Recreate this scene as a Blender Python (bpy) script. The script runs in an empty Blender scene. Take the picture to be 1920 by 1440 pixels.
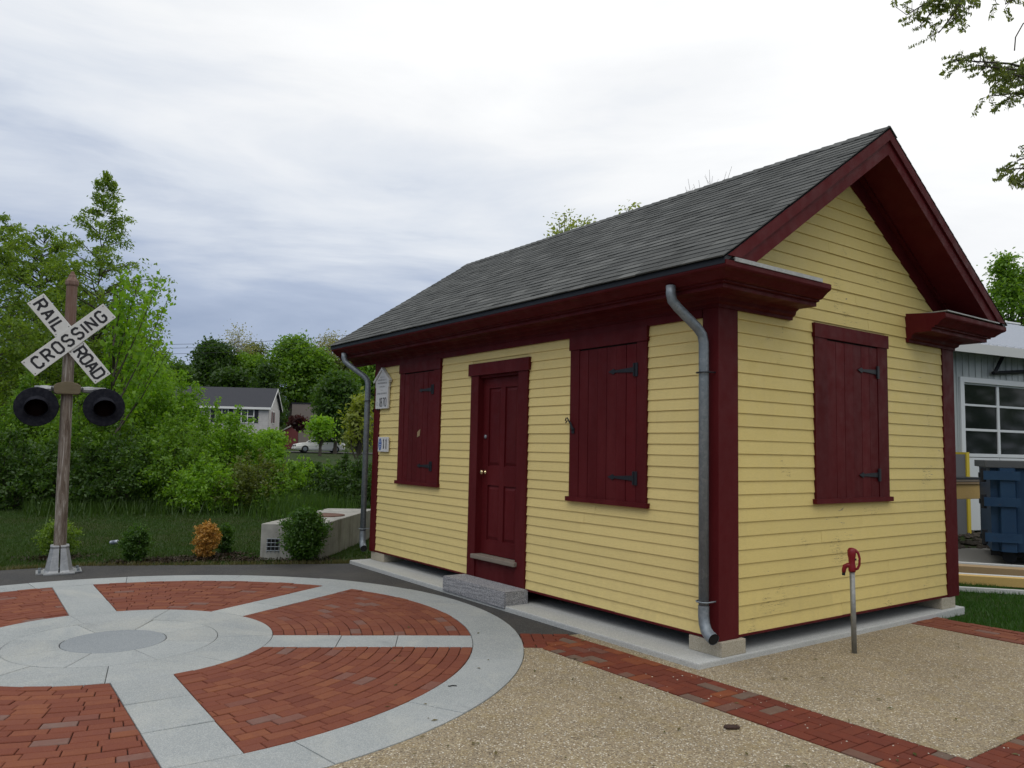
import bpy, bmesh, math, random
import numpy as np
from mathutils import Vector, Matrix

SC = bpy.context.scene
COL = SC.collection
random.seed(7)
RNG = np.random.default_rng(11)

# ------------------------------------------------------------------ camera, sky, sun, exposure
CAM = np.array([4.1945, -5.1386, 1.66])
YAW, PITCH, ROLL, FPX = 0.94215, 0.08264, 0.020545, 1474.82


def cam_axes():
    f = np.array([-math.sin(YAW) * math.cos(PITCH), math.cos(YAW) * math.cos(PITCH), math.sin(PITCH)])
    r = np.array([math.cos(YAW), math.sin(YAW), 0.0])
    u = np.cross(r, f)
    c, s = math.cos(ROLL), math.sin(ROLL)
    return c * r + s * u, -s * r + c * u, f


AR, AU, AF = cam_axes()
cam_data = bpy.data.cameras.new('camera')
cam = bpy.data.objects.new('camera', cam_data)
COL.objects.link(cam)
cam.matrix_world = Matrix(((AR[0], AU[0], -AF[0], CAM[0]), (AR[1], AU[1], -AF[1], CAM[1]), (AR[2], AU[2], -AF[2], CAM[2]), (0, 0, 0, 1)))
cam_data.sensor_width = 36.0
cam_data.lens = FPX / 1920 * 36.0
cam_data.clip_start = 0.05
cam_data.clip_end = 3000
SC.camera = cam

SUN_EL, SUN_AZ = math.radians(52), math.radians(-50)   # azimuth measured from +X towards +Y
sun_dir = Vector((math.cos(SUN_EL) * math.cos(SUN_AZ), math.cos(SUN_EL) * math.sin(SUN_AZ), math.sin(SUN_EL)))

world = bpy.data.worlds.new('World')
SC.world = world
world.use_nodes = True
wn, wl = world.node_tree.nodes, world.node_tree.links
wn.clear()
w_out = wn.new('ShaderNodeOutputWorld')
w_sky = wn.new('ShaderNodeTexSky')
w_sky.sky_type = 'NISHITA'
w_sky.sun_disc = False
w_sky.sun_elevation = SUN_EL
w_sky.sun_rotation = math.pi / 2 - SUN_AZ
w_bg1 = wn.new('ShaderNodeBackground')
w_bg1.inputs['Strength'].default_value = 0.09
wl.new(w_sky.outputs[0], w_bg1.inputs['Color'])
w_tc = wn.new('ShaderNodeTexCoord')
# cloud deck: brighter towards the veiled sun side, blue grey low on the far side
w_dot = wn.new('ShaderNodeVectorMath'); w_dot.operation = 'DOT_PRODUCT'
w_dot.inputs[1].default_value = (0.10, 0.995, 0.0)
wl.new(w_tc.outputs['Generated'], w_dot.inputs[0])
w_pos = wn.new('ShaderNodeMath'); w_pos.operation = 'MAXIMUM'; w_pos.inputs[1].default_value = 0.0
wl.new(w_dot.outputs['Value'], w_pos.inputs[0])
w_sep = wn.new('ShaderNodeSeparateXYZ'); wl.new(w_tc.outputs['Generated'], w_sep.inputs[0])
w_el = wn.new('ShaderNodeMath'); w_el.operation = 'MULTIPLY_ADD'; w_el.inputs[1].default_value = 1.0; w_el.inputs[2].default_value = -0.27
wl.new(w_sep.outputs['Z'], w_el.inputs[0])
w_sum = wn.new('ShaderNodeMath'); w_sum.operation = 'MULTIPLY_ADD'; w_sum.inputs[1].default_value = 0.50
wl.new(w_pos.outputs[0], w_sum.inputs[0]); wl.new(w_el.outputs[0], w_sum.inputs[2])
w_map = wn.new('ShaderNodeMapping')
w_map.inputs['Scale'].default_value = (1.0, 1.0, 4.2)
w_map.inputs['Rotation'].default_value = (0.05, 0.08, 0.4)
wl.new(w_tc.outputs['Generated'], w_map.inputs['Vector'])
w_n1 = wn.new('ShaderNodeTexNoise')
w_n1.inputs['Scale'].default_value = 2.1
w_n1.inputs['Detail'].default_value = 7
w_n1.inputs['Roughness'].default_value = 0.55
w_n1.inputs['Distortion'].default_value = 0.4
wl.new(w_map.outputs[0], w_n1.inputs['Vector'])
w_m1 = wn.new('ShaderNodeMath'); w_m1.operation = 'MULTIPLY_ADD'
w_m1.inputs[1].default_value = 0.72
wl.new(w_n1.outputs['Fac'], w_m1.inputs[0])
wl.new(w_sum.outputs[0], w_m1.inputs[2])
w_rmp = wn.new('ShaderNodeValToRGB')
el = w_rmp.color_ramp.elements
el[0].position = 0.26; el[0].color = (0.31, 0.385, 0.54, 1)
el[1].position = 0.95; el[1].color = (1.14, 1.14, 1.13, 1)
e2 = el.new(0.40); e2.color = (0.46, 0.535, 0.685, 1)
e3 = el.new(0.53); e3.color = (0.74, 0.79, 0.87, 1)
e4 = el.new(0.70); e4.color = (0.95, 0.965, 0.985, 1)
wl.new(w_m1.outputs[0], w_rmp.inputs['Fac'])
w_bg2 = wn.new('ShaderNodeBackground')
w_bg2.inputs['Strength'].default_value = 1.0
wl.new(w_rmp.outputs['Color'], w_bg2.inputs['Color'])
w_mix = wn.new('ShaderNodeMixShader')
w_mix.inputs['Fac'].default_value = 0.96
wl.new(w_bg1.outputs[0], w_mix.inputs[1])
wl.new(w_bg2.outputs[0], w_mix.inputs[2])
wl.new(w_mix.outputs[0], w_out.inputs['Surface'])

sun_data = bpy.data.lights.new('sun', 'SUN')
sun_data.energy = 0.6
sun_data.angle = math.radians(40)
sun_data.color = (1.0, 0.97, 0.92)
sun = bpy.data.objects.new('sun', sun_data)
COL.objects.link(sun)
sun.rotation_euler = sun_dir.to_track_quat('Z', 'Y').to_euler()
sun.location = (0, 0, 40)

SC.view_settings.view_transform = 'Standard'
SC.view_settings.look = 'None'
SC.view_settings.exposure = 0.0
SC.view_settings.gamma = 1.0
SC.view_settings.use_curve_mapping = False
SC.cycles.max_bounces = 6
SC.cycles.transparent_max_bounces = 6


# ------------------------------------------------------------------ helpers: points
def at(px, py, depth):
    """world point seen at pixel (1920 wide photo) at a depth in metres along the view axis"""
    d = AF + AR * ((px - 960) / FPX) + AU * (-(py - 720) / FPX)
    return CAM + d * depth


def on_ground(px, py, z=0.0):
    d = AF + AR * ((px - 960) / FPX) + AU * (-(py - 720) / FPX)
    return CAM + d * ((z - CAM[2]) / d[2])


def smooth(a, b, x):
    t = np.clip((x - a) / (b - a), 0, 1)
    return t * t * (3 - 2 * t)


FH = np.array([AF[0], AF[1]]); FH = FH / np.linalg.norm(FH)
RH = np.array([-FH[1], FH[0]]) * -1.0
if RH @ AR[:2] < 0:
    RH = -RH


def terrain(x, y):
    d = (np.asarray(x) - CAM[0]) * FH[0] + (np.asarray(y) - CAM[1]) * FH[1]
    l = (np.asarray(x) - CAM[0]) * RH[0] + (np.asarray(y) - CAM[1]) * RH[1]
    left = 1 - smooth(-2.0, 6.0, l)
    h = 0.84 * smooth(26, 58, d) * left + 0.5 * smooth(75, 100, d) + 7.0 * smooth(92, 190, d) + 8 * smooth(180, 500, d)
    h = h + 0.10 * left * smooth(12.5, 18, d) * (1 - smooth(-5, -1, l))
    return h


def base_at(px, depth):
    """ground point in column px of the photo at a view depth"""
    lat = (px - 960) / FPX * depth
    p = CAM[:2] + FH * depth + RH * lat
    return np.array([p[0], p[1], float(terrain(p[0], p[1])) - 0.03])


# ------------------------------------------------------------------ helpers: materials
def M(name, col, rough=0.7, metal=0.0, spec=0.4):
    m = bpy.data.materials.new(name)
    m.use_nodes = True
    b = m.node_tree.nodes['Principled BSDF']
    b.inputs['Base Color'].default_value = (*col, 1)
    b.inputs['Roughness'].default_value = rough
    b.inputs['Metallic'].default_value = metal
    b.inputs['Specular IOR Level'].default_value = spec
    return m


class N:
    """tiny node-tree helper"""
    def __init__(s, m):
        s.m = m; s.t = m.node_tree; s.b = s.t.nodes['Principled BSDF']
        g = s.t.nodes.new('ShaderNodeNewGeometry'); s.pos = g.outputs['Position']; s.isl = g.outputs['Random Per Island']
        o = s.t.nodes.new('ShaderNodeObjectInfo'); s.rnd = o.outputs['Random']
        s.nrm = g.outputs['Normal']

    def link(s, a, b):
        s.t.links.new(a, b)

    def scaled(s, sc):
        n = s.t.nodes.new('ShaderNodeMapping'); n.inputs['Scale'].default_value = sc
        s.link(s.pos, n.inputs['Vector']); return n.outputs[0]

    def noise(s, scale, detail=4, rough=0.55, vec=None, dist=0.0):
        n = s.t.nodes.new('ShaderNodeTexNoise')
        n.inputs['Scale'].default_value = scale; n.inputs['Detail'].default_value = detail
        n.inputs['Roughness'].default_value = rough; n.inputs['Distortion'].default_value = dist
        s.link(vec or s.pos, n.inputs['Vector']); return n.outputs['Fac']

    def voro(s, scale, feature='F1', out='Distance', vec=None):
        n = s.t.nodes.new('ShaderNodeTexVoronoi'); n.feature = feature
        n.inputs['Scale'].default_value = scale
        s.link(vec or s.pos, n.inputs['Vector']); return n.outputs[out]

    def ramp(s, fac, stops, const=False):
        n = s.t.nodes.new('ShaderNodeValToRGB'); r = n.color_ramp
        if const: r.interpolation = 'CONSTANT'
        while len(r.elements) < len(stops): r.elements.new(0.5)
        for e, (p, c) in zip(r.elements, stops):
            e.position = p; e.color = (*c, 1) if len(c) == 3 else c
        s.link(fac, n.inputs['Fac']); return n.outputs['Color']

    def mix(s, fac, a, b, mode='MIX'):
        n = s.t.nodes.new('ShaderNodeMix'); n.data_type = 'RGBA'; n.blend_type = mode
        for sock, v in ((n.inputs['Factor'], fac), (n.inputs[6], a), (n.inputs[7], b)):
            if isinstance(v, (int, float)): sock.default_value = v
            elif isinstance(v, tuple): sock.default_value = (*v, 1)
            else: s.link(v, sock)
        return n.outputs[2]

    def math(s, op, a, b=0.0, c=0.0, clamp=False):
        n = s.t.nodes.new('ShaderNodeMath'); n.operation = op; n.use_clamp = clamp
        for i, v in enumerate((a, b, c)):
            if isinstance(v, (int, float)): n.inputs[i].default_value = v
            else: s.link(v, n.inputs[i])
        return n.outputs[0]

    def color(s, v): s.link(v, s.b.inputs['Base Color'])
    def rough(s, v): s.link(v, s.b.inputs['Roughness'])

    def bump(s, h, strength=0.3, dist=0.01):
        n = s.t.nodes.new('ShaderNodeBump'); n.inputs['Strength'].default_value = strength
        n.inputs['Distance'].default_value = dist
        s.link(h, n.inputs['Height']); s.link(n.outputs[0], s.b.inputs['Normal'])


def W3(v): return (v, v, v)


def paint_mat(name, col, dirt, peel=0.0, woodcol=(0.24, 0.2, 0.15), rough=0.55, spread=0.12, spec=0.3, splash=False, chips=False):
    m = M(name, col, rough, spec=spec); n = N(m)
    r = n.math('FRACT', n.math('ADD', n.rnd, n.isl))
    c = n.mix(n.math('MULTIPLY', n.noise(1.3, 5), 0.8), col, tuple(x * (1 - dirt) for x in col))
    shade = n.ramp(r, [(0, W3(1 - spread)), (1, W3(1.0))])
    c = n.mix(1.0, c, shade, 'MULTIPLY')
    grain = n.noise(30, 4, vec=n.scaled((1.2, 1.2, 9)))
    c = n.mix(n.ramp(grain, [(0.42, W3(0)), (0.75, W3(0.26))]), c, tuple(x * 0.55 for x in col))
    if peel > 0:
        a = n.noise(4.0, 8, 0.7, vec=n.scaled((1, 1, 4.5)), dist=1.5)
        zone = n.noise(0.9, 2)
        k = n.ramp(n.math('ADD', a, n.math('MULTIPLY', zone, 0.25)), [(0.845 - peel * 0.05, W3(0)), (0.86 - peel * 0.05, W3(1))])
        c = n.mix(k, c, woodcol)
        # fine splits along the grain, in patches
        f = n.noise(2.6, 5, 0.6, vec=n.scaled((0.9, 0.9, 13.0)), dist=0.35)
        line = n.ramp(n.math('ABSOLUTE', n.math('SUBTRACT', f, 0.5)), [(0.0, W3(1)), (0.0045, W3(1)), (0.0075, W3(0))])
        patch = n.ramp(n.noise(1.9, 3, 0.5), [(0.63, W3(0)), (0.66, W3(1))])
        c = n.mix(n.mix(1.0, line, patch, 'MULTIPLY'), c, (0.13, 0.09, 0.05))
    if splash:      # soil thrown up by rain on the lowest boards
        z = n.t.nodes.new('ShaderNodeSeparateXYZ'); n.link(n.pos, z.inputs[0])
        low = n.ramp(z.outputs['Z'], [(0.18, W3(1)), (0.62, W3(0))])
        blot = n.ramp(n.noise(7, 7, 0.7), [(0.45, W3(0)), (0.75, W3(0.26))])
        c = n.mix(n.mix(1.0, low, blot, 'MULTIPLY'), c, (0.36, 0.28, 0.15))
        streak = n.ramp(n.noise(3.5, 6, 0.6, vec=n.scaled((3.0, 3.0, 0.35))), [(0.55, W3(0)), (0.8, W3(0.14))])
        c = n.mix(streak, c, (0.46, 0.36, 0.16))
    if chips:
        k = n.ramp(n.noise(26, 8, 0.75, dist=0.8), [(0.735, W3(0)), (0.75, W3(1))])
        c = n.mix(k, c, (0.17, 0.12, 0.10))
        fade = n.ramp(n.noise(2.0, 6, 0.6, vec=n.scaled((2.2, 2.2, 0.5))), [(0.45, W3(0)), (0.8, W3(0.5))])
        c = n.mix(fade, c, (0.135, 0.020, 0.022))
    n.color(c)
    n.bump(n.math('ADD', grain, n.noise(5, 4)), 0.12, 0.004)
    n.rough(n.ramp(n.noise(8), [(0.3, W3(rough - 0.1)), (0.7, W3(rough + 0.15))]))
    return m


MAT = {}
MAT['yellow'] = paint_mat('yellow_paint', (0.81, 0.65, 0.27), 0.08, peel=0.0, spread=0.07, splash=True)
MAT['yellow_worn'] = paint_mat('yellow_worn_paint', (0.79, 0.63, 0.235), 0.12, peel=0.6, spread=0.08, splash=True)
MAT['red'] = paint_mat('oxblood_paint', (0.108, 0.0064, 0.0092), 0.38, spread=0.22, rough=0.6, spec=0.18, chips=True)
MAT['iron'] = M('black_iron', (0.018, 0.02, 0.026), 0.5, 0.3)
MAT['dark'] = M('dark_void', (0.01, 0.01, 0.01), 0.9)
MAT['brass'] = M('brass', (0.75, 0.6, 0.35), 0.25, 1.0)
MAT['white'] = M('white_paint', (0.76, 0.76, 0.74), 0.5)
MAT['black'] = M('black_print', (0.016, 0.016, 0.02), 0.5)
MAT['blue'] = M('blue_print', (0.05, 0.12, 0.36), 0.5)
MAT['greyprint'] = M('grey_print', (0.22, 0.22, 0.23), 0.6)


def stone_mat(name, c1, c2, speck, sp_scale=260, joint=None, bump=0.2, spread=0.1, cloud=0.5, stain=None):
    m = M(name, c1, 0.75, spec=0.25); n = N(m)
    c = n.mix(n.ramp(n.noise(cloud, 6, 0.6), [(0.35, W3(0)), (0.68, W3(1))]), c1, c2)
    if stain:
        c = n.mix(n.ramp(n.noise(0.9, 7, 0.65, dist=1.2), [(0.50, W3(0)), (0.66, W3(0.75))]), c, stain[0])
        c = n.mix(n.ramp(n.noise(1.7, 5, 0.6, vec=n.scaled((1, 1.7, 1))), [(0.62, W3(0)), (0.72, W3(0.6))]), c, stain[1])
    r = n.math('FRACT', n.math('ADD', n.rnd, n.isl))
    c = n.mix(1.0, c, n.ramp(r, [(0, W3(1 - spread)), (1, W3(1.0))]), 'MULTIPLY')
    v = n.voro(sp_scale, out='Color')
    sp = n.t.nodes.new('ShaderNodeSeparateColor'); n.link(v, sp.inputs[0])
    c = n.mix(n.ramp(sp.outputs[0], [(0.62, W3(0)), (0.85, W3(1))]), c, speck[0])
    c = n.mix(n.ramp(sp.outputs[1], [(0.75, W3(0)), (0.92, W3(1))]), c, speck[1])
    n.color(c); n.bump(n.math('ADD', n.noise(60, 5), sp.outputs[2]), bump, 0.003)
    return m


MAT['granite'] = stone_mat('grey_granite', (0.30, 0.322, 0.322), (0.395, 0.412, 0.408), ((0.26, 0.29, 0.30), (0.45, 0.47, 0.47)), 240, cloud=1.3, spread=0.16, stain=((0.47, 0.47, 0.425), (0.21, 0.225, 0.23)))
MAT['granite_dark'] = stone_mat('dark_granite', (0.24, 0.265, 0.285), (0.30, 0.325, 0.34), ((0.21, 0.235, 0.25), (0.34, 0.36, 0.37)), 240, cloud=1.3)
MAT['granite_rough'] = stone_mat('split_granite', (0.30, 0.30, 0.32), (0.38, 0.38, 0.39), ((0.10, 0.10, 0.11), (0.55, 0.55, 0.56)), 210, bump=0.6)
MAT['concrete'] = stone_mat('pale_concrete', (0.42, 0.43, 0.42), (0.52, 0.53, 0.51), ((0.38, 0.39, 0.38), (0.55, 0.55, 0.53)), 160, cloud=0.9, bump=0.3)
MAT['concrete_block'] = stone_mat('tan_concrete_block', (0.40, 0.36, 0.28), (0.47, 0.42, 0.33), ((0.3, 0.27, 0.2), (0.5, 0.46, 0.38)), 200, cloud=2)


def concrete_old():
    m = M('stained_concrete', (0.4, 0.4, 0.37), 0.85); n = N(m)
    c = n.mix(n.ramp(n.noise(2.2, 6, 0.65), [(0.35, W3(0)), (0.65, W3(1))]), (0.27, 0.265, 0.24), (0.42, 0.41, 0.37))
    s = n.noise(9, 4, vec=n.scaled((1, 1, 0.12)))
    c = n.mix(n.ramp(s, [(0.5, W3(0)), (0.72, W3(0.7))]), c, (0.15, 0.145, 0.12))
    n.color(c); n.bump(n.noise(40, 5), 0.3, 0.004); return m


MAT['concrete_old'] = concrete_old()


def brick_mat():
    m = M('red_paving_brick', (0.3, 0.08, 0.05), 0.85, spec=0.15); n = N(m)
    r = n.math('FRACT', n.math('MULTIPLY_ADD', n.rnd, 1.0, n.isl))
    c = n.ramp(r, [(0.0, (0.150, 0.044, 0.026)), (0.25, (0.20, 0.064, 0.034)), (0.5, (0.175, 0.053, 0.031)), (0.74, (0.235, 0.084, 0.040)),
                   (0.93, (0.18, 0.058, 0.036)), (0.955, (0.19, 0.10, 0.08)), (1.0, (0.185, 0.125, 0.105))])
    c = n.mix(n.ramp(n.noise(14, 6, 0.7), [(0.35, W3(0)), (0.75, W3(0.55))]), c, (0.15, 0.05, 0.04))
    c = n.mix(n.ramp(n.noise(150, 4, 0.7), [(0.5, W3(0)), (0.8, W3(0.45))]), c, (0.36, 0.16, 0.11))
    n.color(c); n.bump(n.noise(120, 5, 0.7), 0.35, 0.003)
    return m


MAT['brick'] = brick_mat()


def brick_dark():
    m = M('deep_red_paving_brick', (0.2, 0.05, 0.03), 0.85, spec=0.15); n = N(m)
    r = n.math('FRACT', n.math('MULTIPLY_ADD', n.rnd, 1.0, n.isl))
    c = n.ramp(r, [(0.0, (0.135, 0.034, 0.021)), (0.3, (0.175, 0.044, 0.024)), (0.55, (0.15, 0.038, 0.024)), (0.78, (0.24, 0.072, 0.030)),
                   (0.87, (0.165, 0.037, 0.027)), (0.91, (0.17, 0.115, 0.085)), (1.0, (0.15, 0.115, 0.09))])
    c = n.mix(n.ramp(n.noise(14, 6, 0.7), [(0.35, W3(0)), (0.75, W3(0.5))]), c, (0.10, 0.035, 0.028))
    n.color(c); n.bump(n.noise(120, 5, 0.7), 0.35, 0.003)
    return m


MAT['brick_dark'] = brick_dark()
MAT['joint'] = M('joint_sand', (0.035, 0.025, 0.02), 0.95)


def aggregate_mat():
    m = M('exposed_aggregate', (0.3, 0.25, 0.18), 0.8, spec=0.25); n = N(m)
    v = n.t.nodes.new('ShaderNodeTexVoronoi'); v.inputs['Scale'].default_value = 112
    n.link(n.pos, v.inputs['Vector'])
    sp = n.t.nodes.new('ShaderNodeSeparateColor'); n.link(v.outputs['Color'], sp.inputs[0])
    c = n.ramp(sp.outputs[0], [(0.0, (0.085, 0.065, 0.048)), (0.16, (0.18, 0.13, 0.078)), (0.4, (0.33, 0.255, 0.15)), (0.65, (0.29, 0.245, 0.185)),
                               (0.86, (0.42, 0.34, 0.20)), (0.95, (0.62, 0.56, 0.45)), (1.0, (0.75, 0.72, 0.64))])
    edge = n.ramp(v.outputs['Distance'], [(0.35, W3(0)), (0.70, W3(0.8))])
    c = n.mix(edge, c, (0.22, 0.185, 0.13))
    big = n.ramp(n.noise(1.1, 5, 0.6), [(0.3, W3(0.98)), (0.7, W3(1.22))])
    c = n.mix(1.0, c, big, 'MULTIPLY')
    c = n.mix(n.ramp(n.noise(6, 5), [(0.5, W3(0)), (0.8, W3(0.5))]), c, (0.30, 0.225, 0.09))
    n.color(c); n.bump(n.math('SUBTRACT', 1.0, v.outputs['Distance']), 0.6, 0.006)
    return m


MAT['aggregate'] = aggregate_mat()


def asphalt_mat():
    m = M('asphalt', (0.04, 0.04, 0.042), 0.85); n = N(m)
    v = n.voro(180, out='Color'); sp = n.t.nodes.new('ShaderNodeSeparateColor'); n.link(v, sp.inputs[0])
    c = n.ramp(sp.outputs[0], [(0, W3(0.026)), (0.6, (0.042, 0.041, 0.042)), (0.9, (0.07, 0.068, 0.066)), (1, W3(0.12))])
    c = n.mix(n.ramp(n.noise(1.6, 6, 0.65), [(0.4, W3(0)), (0.7, W3(0.6))]), c, (0.085, 0.078, 0.068))
    n.color(c); n.bump(sp.outputs[1], 0.6, 0.006); return m


MAT['asphalt'] = asphalt_mat()


def ground_mat():
    m = M('lawn_ground', (0.03, 0.06, 0.012), 0.95, spec=0.1); n = N(m)
    c = n.mix(n.ramp(n.noise(0.9, 6, 0.65), [(0.42, W3(0)), (0.62, W3(1))]), (0.022, 0.05, 0.010), (0.040, 0.048, 0.018))
    c = n.mix(n.ramp(n.noise(7, 6, 0.7), [(0.5, W3(0)), (0.7, W3(0.7))]), c, (0.055, 0.042, 0.026))
    n.color(c); n.bump(n.noise(30, 6), 0.6, 0.03); return m


MAT['ground'] = ground_mat()


def shingle_mat():
    m = M('asphalt_shingle', (0.07, 0.075, 0.075), 0.9, spec=0.2); n = N(m)
    r = n.math('FRACT', n.math('ADD', n.rnd, n.isl))
    c = n.ramp(r, [(0, (0.050, 0.053, 0.052)), (0.35, (0.100, 0.104, 0.100)), (0.7, (0.072, 0.076, 0.075)), (1.0, (0.138, 0.142, 0.136))])
    c = n.mix(n.ramp(n.noise(160, 4, 0.8), [(0.4, W3(0)), (0.75, W3(0.55))]), c, (0.15, 0.15, 0.145))
    c = n.mix(n.ramp(n.noise(1.5, 5), [(0.45, W3(0)), (0.75, W3(0.5))]), c, (0.055, 0.058, 0.056))
    n.color(c); n.bump(n.noise(220, 3), 0.4, 0.003); return m


MAT['shingle'] = shingle_mat()


def galv_mat(name='galvanised_metal', c1=(0.20, 0.23, 0.255), c2=(0.33, 0.36, 0.39)):
    m = M(name, c1, 0.5, 0.45); n = N(m)
    v = n.voro(45, out='Color'); sp = n.t.nodes.new('ShaderNodeSeparateColor'); n.link(v, sp.inputs[0])
    c = n.mix(n.math('MULTIPLY', sp.outputs[0], n.noise(14, 5)), c1, c2)
    c = n.mix(n.ramp(n.noise(6, 6), [(0.5, W3(0)), (0.75, W3(0.5))]), c, tuple(x * 0.6 for x in c1))
    n.color(c); return m


MAT['galv'] = galv_mat()
MAT['flash'] = galv_mat('flashing_metal', (0.36, 0.37, 0.36), (0.5, 0.5, 0.48))


def post_mat():
    m = M('weathered_post_paint', (0.3, 0.22, 0.18), 0.8); n = N(m)
    a = n.noise(22, 9, 0.75, vec=n.scaled((1, 1, 0.10)), dist=0.9)
    c = n.ramp(a, [(0.34, (0.070, 0.049, 0.037)), (0.45, (0.135, 0.103, 0.078)), (0.54, (0.215, 0.182, 0.152)), (0.64, (0.40, 0.37, 0.34))])
    z = n.t.nodes.new('ShaderNodeSeparateXYZ'); n.link(n.pos, z.inputs[0])
    top = n.ramp(n.math('MULTIPLY', z.outputs['Z'], 0.25), [(0.70, W3(0)), (0.80, W3(0.65))])
    c = n.mix(top, c, (0.165, 0.085, 0.065))
    n.color(c); n.bump(a, 0.4, 0.004); return m


MAT['post'] = post_mat()


def wood_mat(name, c1, c2, axis=(1, 1, 1)):
    m = M(name, c1, 0.75); n = N(m)
    a = n.noise(12, 5, 0.6, vec=n.scaled(axis), dist=0.8)
    r = n.math('FRACT', n.math('ADD', n.rnd, n.isl))
    c = n.mix(a, c1, c2); c = n.mix(1.0, c, n.ramp(r, [(0, W3(0.8)), (1, W3(1))]), 'MULTIPLY')
    n.color(c); return m


MAT['oldwood'] = wood_mat('weathered_wood', (0.16, 0.13, 0.10), (0.34, 0.29, 0.24), (1, 1, 8))
MAT['saddle'] = wood_mat('dark_saddle_wood', (0.085, 0.065, 0.035), (0.21, 0.175, 0.11), (1, 1, 6))
MAT['lumber'] = wood_mat('fresh_lumber', (0.52, 0.34, 0.10), (0.68, 0.47, 0.18), (6, 1, 6))
MAT['lumber_dull'] = wood_mat('dull_lumber', (0.30, 0.20, 0.10), (0.42, 0.30, 0.17), (6, 1, 6))
MAT['bark'] = wood_mat('bark', (0.045, 0.036, 0.027), (0.10, 0.083, 0.065), (1, 1, 0.2))
MAT['bark_pale'] = wood_mat('pale_bark', (0.16, 0.14, 0.12), (0.26, 0.24, 0.21), (1, 1, 0.2))


def leaf_mat(name, c1, c2, trans=0.5):
    m = bpy.data.materials.new(name); m.use_nodes = True
    t = m.node_tree; t.nodes.remove(t.nodes['Principled BSDF'])
    g = t.nodes.new('ShaderNodeNewGeometry')
    rp = t.nodes.new('ShaderNodeValToRGB')
    rp.color_ramp.elements[0].color = (*c1, 1); rp.color_ramp.elements[1].color = (*c2, 1)
    t.links.new(g.outputs['Random Per Island'], rp.inputs['Fac'])
    d = t.nodes.new('ShaderNodeBsdfDiffuse'); tr = t.nodes.new('ShaderNodeBsdfTranslucent')
    gl = t.nodes.new('ShaderNodeBsdfGlossy'); gl.inputs['Roughness'].default_value = 0.45
    gl.inputs['Color'].default_value = (0.75, 0.8, 0.75, 1)
    br = t.nodes.new('ShaderNodeMix'); br.data_type = 'RGBA'; br.blend_type = 'MULTIPLY'
    br.inputs['Factor'].default_value = 1.0; br.inputs[7].default_value = (1.5, 1.45, 0.7, 1)
    t.links.new(rp.outputs['Color'], br.inputs[6])
    t.links.new(rp.outputs['Color'], d.inputs['Color']); t.links.new(br.outputs[2], tr.inputs['Color'])
    mx = t.nodes.new('ShaderNodeMixShader'); mx.inputs['Fac'].default_value = trans
    t.links.new(d.outputs[0], mx.inputs[1]); t.links.new(tr.outputs[0], mx.inputs[2])
    m2 = t.nodes.new('ShaderNodeMixShader'); m2.inputs['Fac'].default_value = 0.035
    t.links.new(mx.outputs[0], m2.inputs[1]); t.links.new(gl.outputs[0], m2.inputs[2])
    t.links.new(m2.outputs[0], t.nodes['Material Output'].inputs['Surface'])
    return m


LEAF = {
    'ash': leaf_mat('ash_leaf', (0.0992, 0.1836, 0.0198), (0.2081, 0.3091, 0.0393)),
    'bright': leaf_mat('bright_leaf', (0.1246, 0.2719, 0.0159), (0.2205, 0.3896, 0.0317)),
    'mid': leaf_mat('mid_leaf', (0.0950, 0.2096, 0.0188), (0.1856, 0.3208, 0.0336)),
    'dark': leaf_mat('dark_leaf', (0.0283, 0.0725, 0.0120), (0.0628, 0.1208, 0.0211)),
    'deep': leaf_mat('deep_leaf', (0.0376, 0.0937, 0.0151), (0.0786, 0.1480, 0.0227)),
    'olive': leaf_mat('olive_leaf', (0.0932, 0.1280, 0.0230), (0.1464, 0.1792, 0.0410)),
    'yellowgreen': leaf_mat('yellowgreen_leaf', (0.1731, 0.2304, 0.0282), (0.2662, 0.3072, 0.0512)),
    'pale': leaf_mat('pale_new_leaf', (0.2130, 0.2304, 0.1088), (0.3328, 0.3200, 0.1792)),
    'box': leaf_mat('boxwood_leaf', (0.0373, 0.0998, 0.0128), (0.0825, 0.1728, 0.0256)),
    'boxlight': leaf_mat('light_shrub_leaf', (0.0932, 0.1792, 0.0179), (0.1997, 0.3072, 0.0384)),
    'orange': leaf_mat('dead_orange_leaf', (0.27, 0.125, 0.022), (0.66, 0.38, 0.10), 0.3),
    'purple': leaf_mat('purple_leaf', (0.035, 0.010, 0.014), (0.07, 0.02, 0.025)),
    'grass': leaf_mat('grass_blade', (0.028, 0.064, 0.007), (0.052, 0.098, 0.012), 0.3),
    'lawn': leaf_mat('lush_lawn_blade', (0.024, 0.078, 0.008), (0.05, 0.130, 0.014), 0.3),
    'mulch': leaf_mat('bark_mulch', (0.022, 0.015, 0.010), (0.070, 0.045, 0.028), 0.05),
    'weed': leaf_mat('dry_weed', (0.07, 0.085, 0.02), (0.16, 0.13, 0.06), 0.3),
    'hang': leaf_mat('hanging_leaf', (0.095, 0.14, 0.030), (0.19, 0.23, 0.07), 0.6),
}


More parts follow.
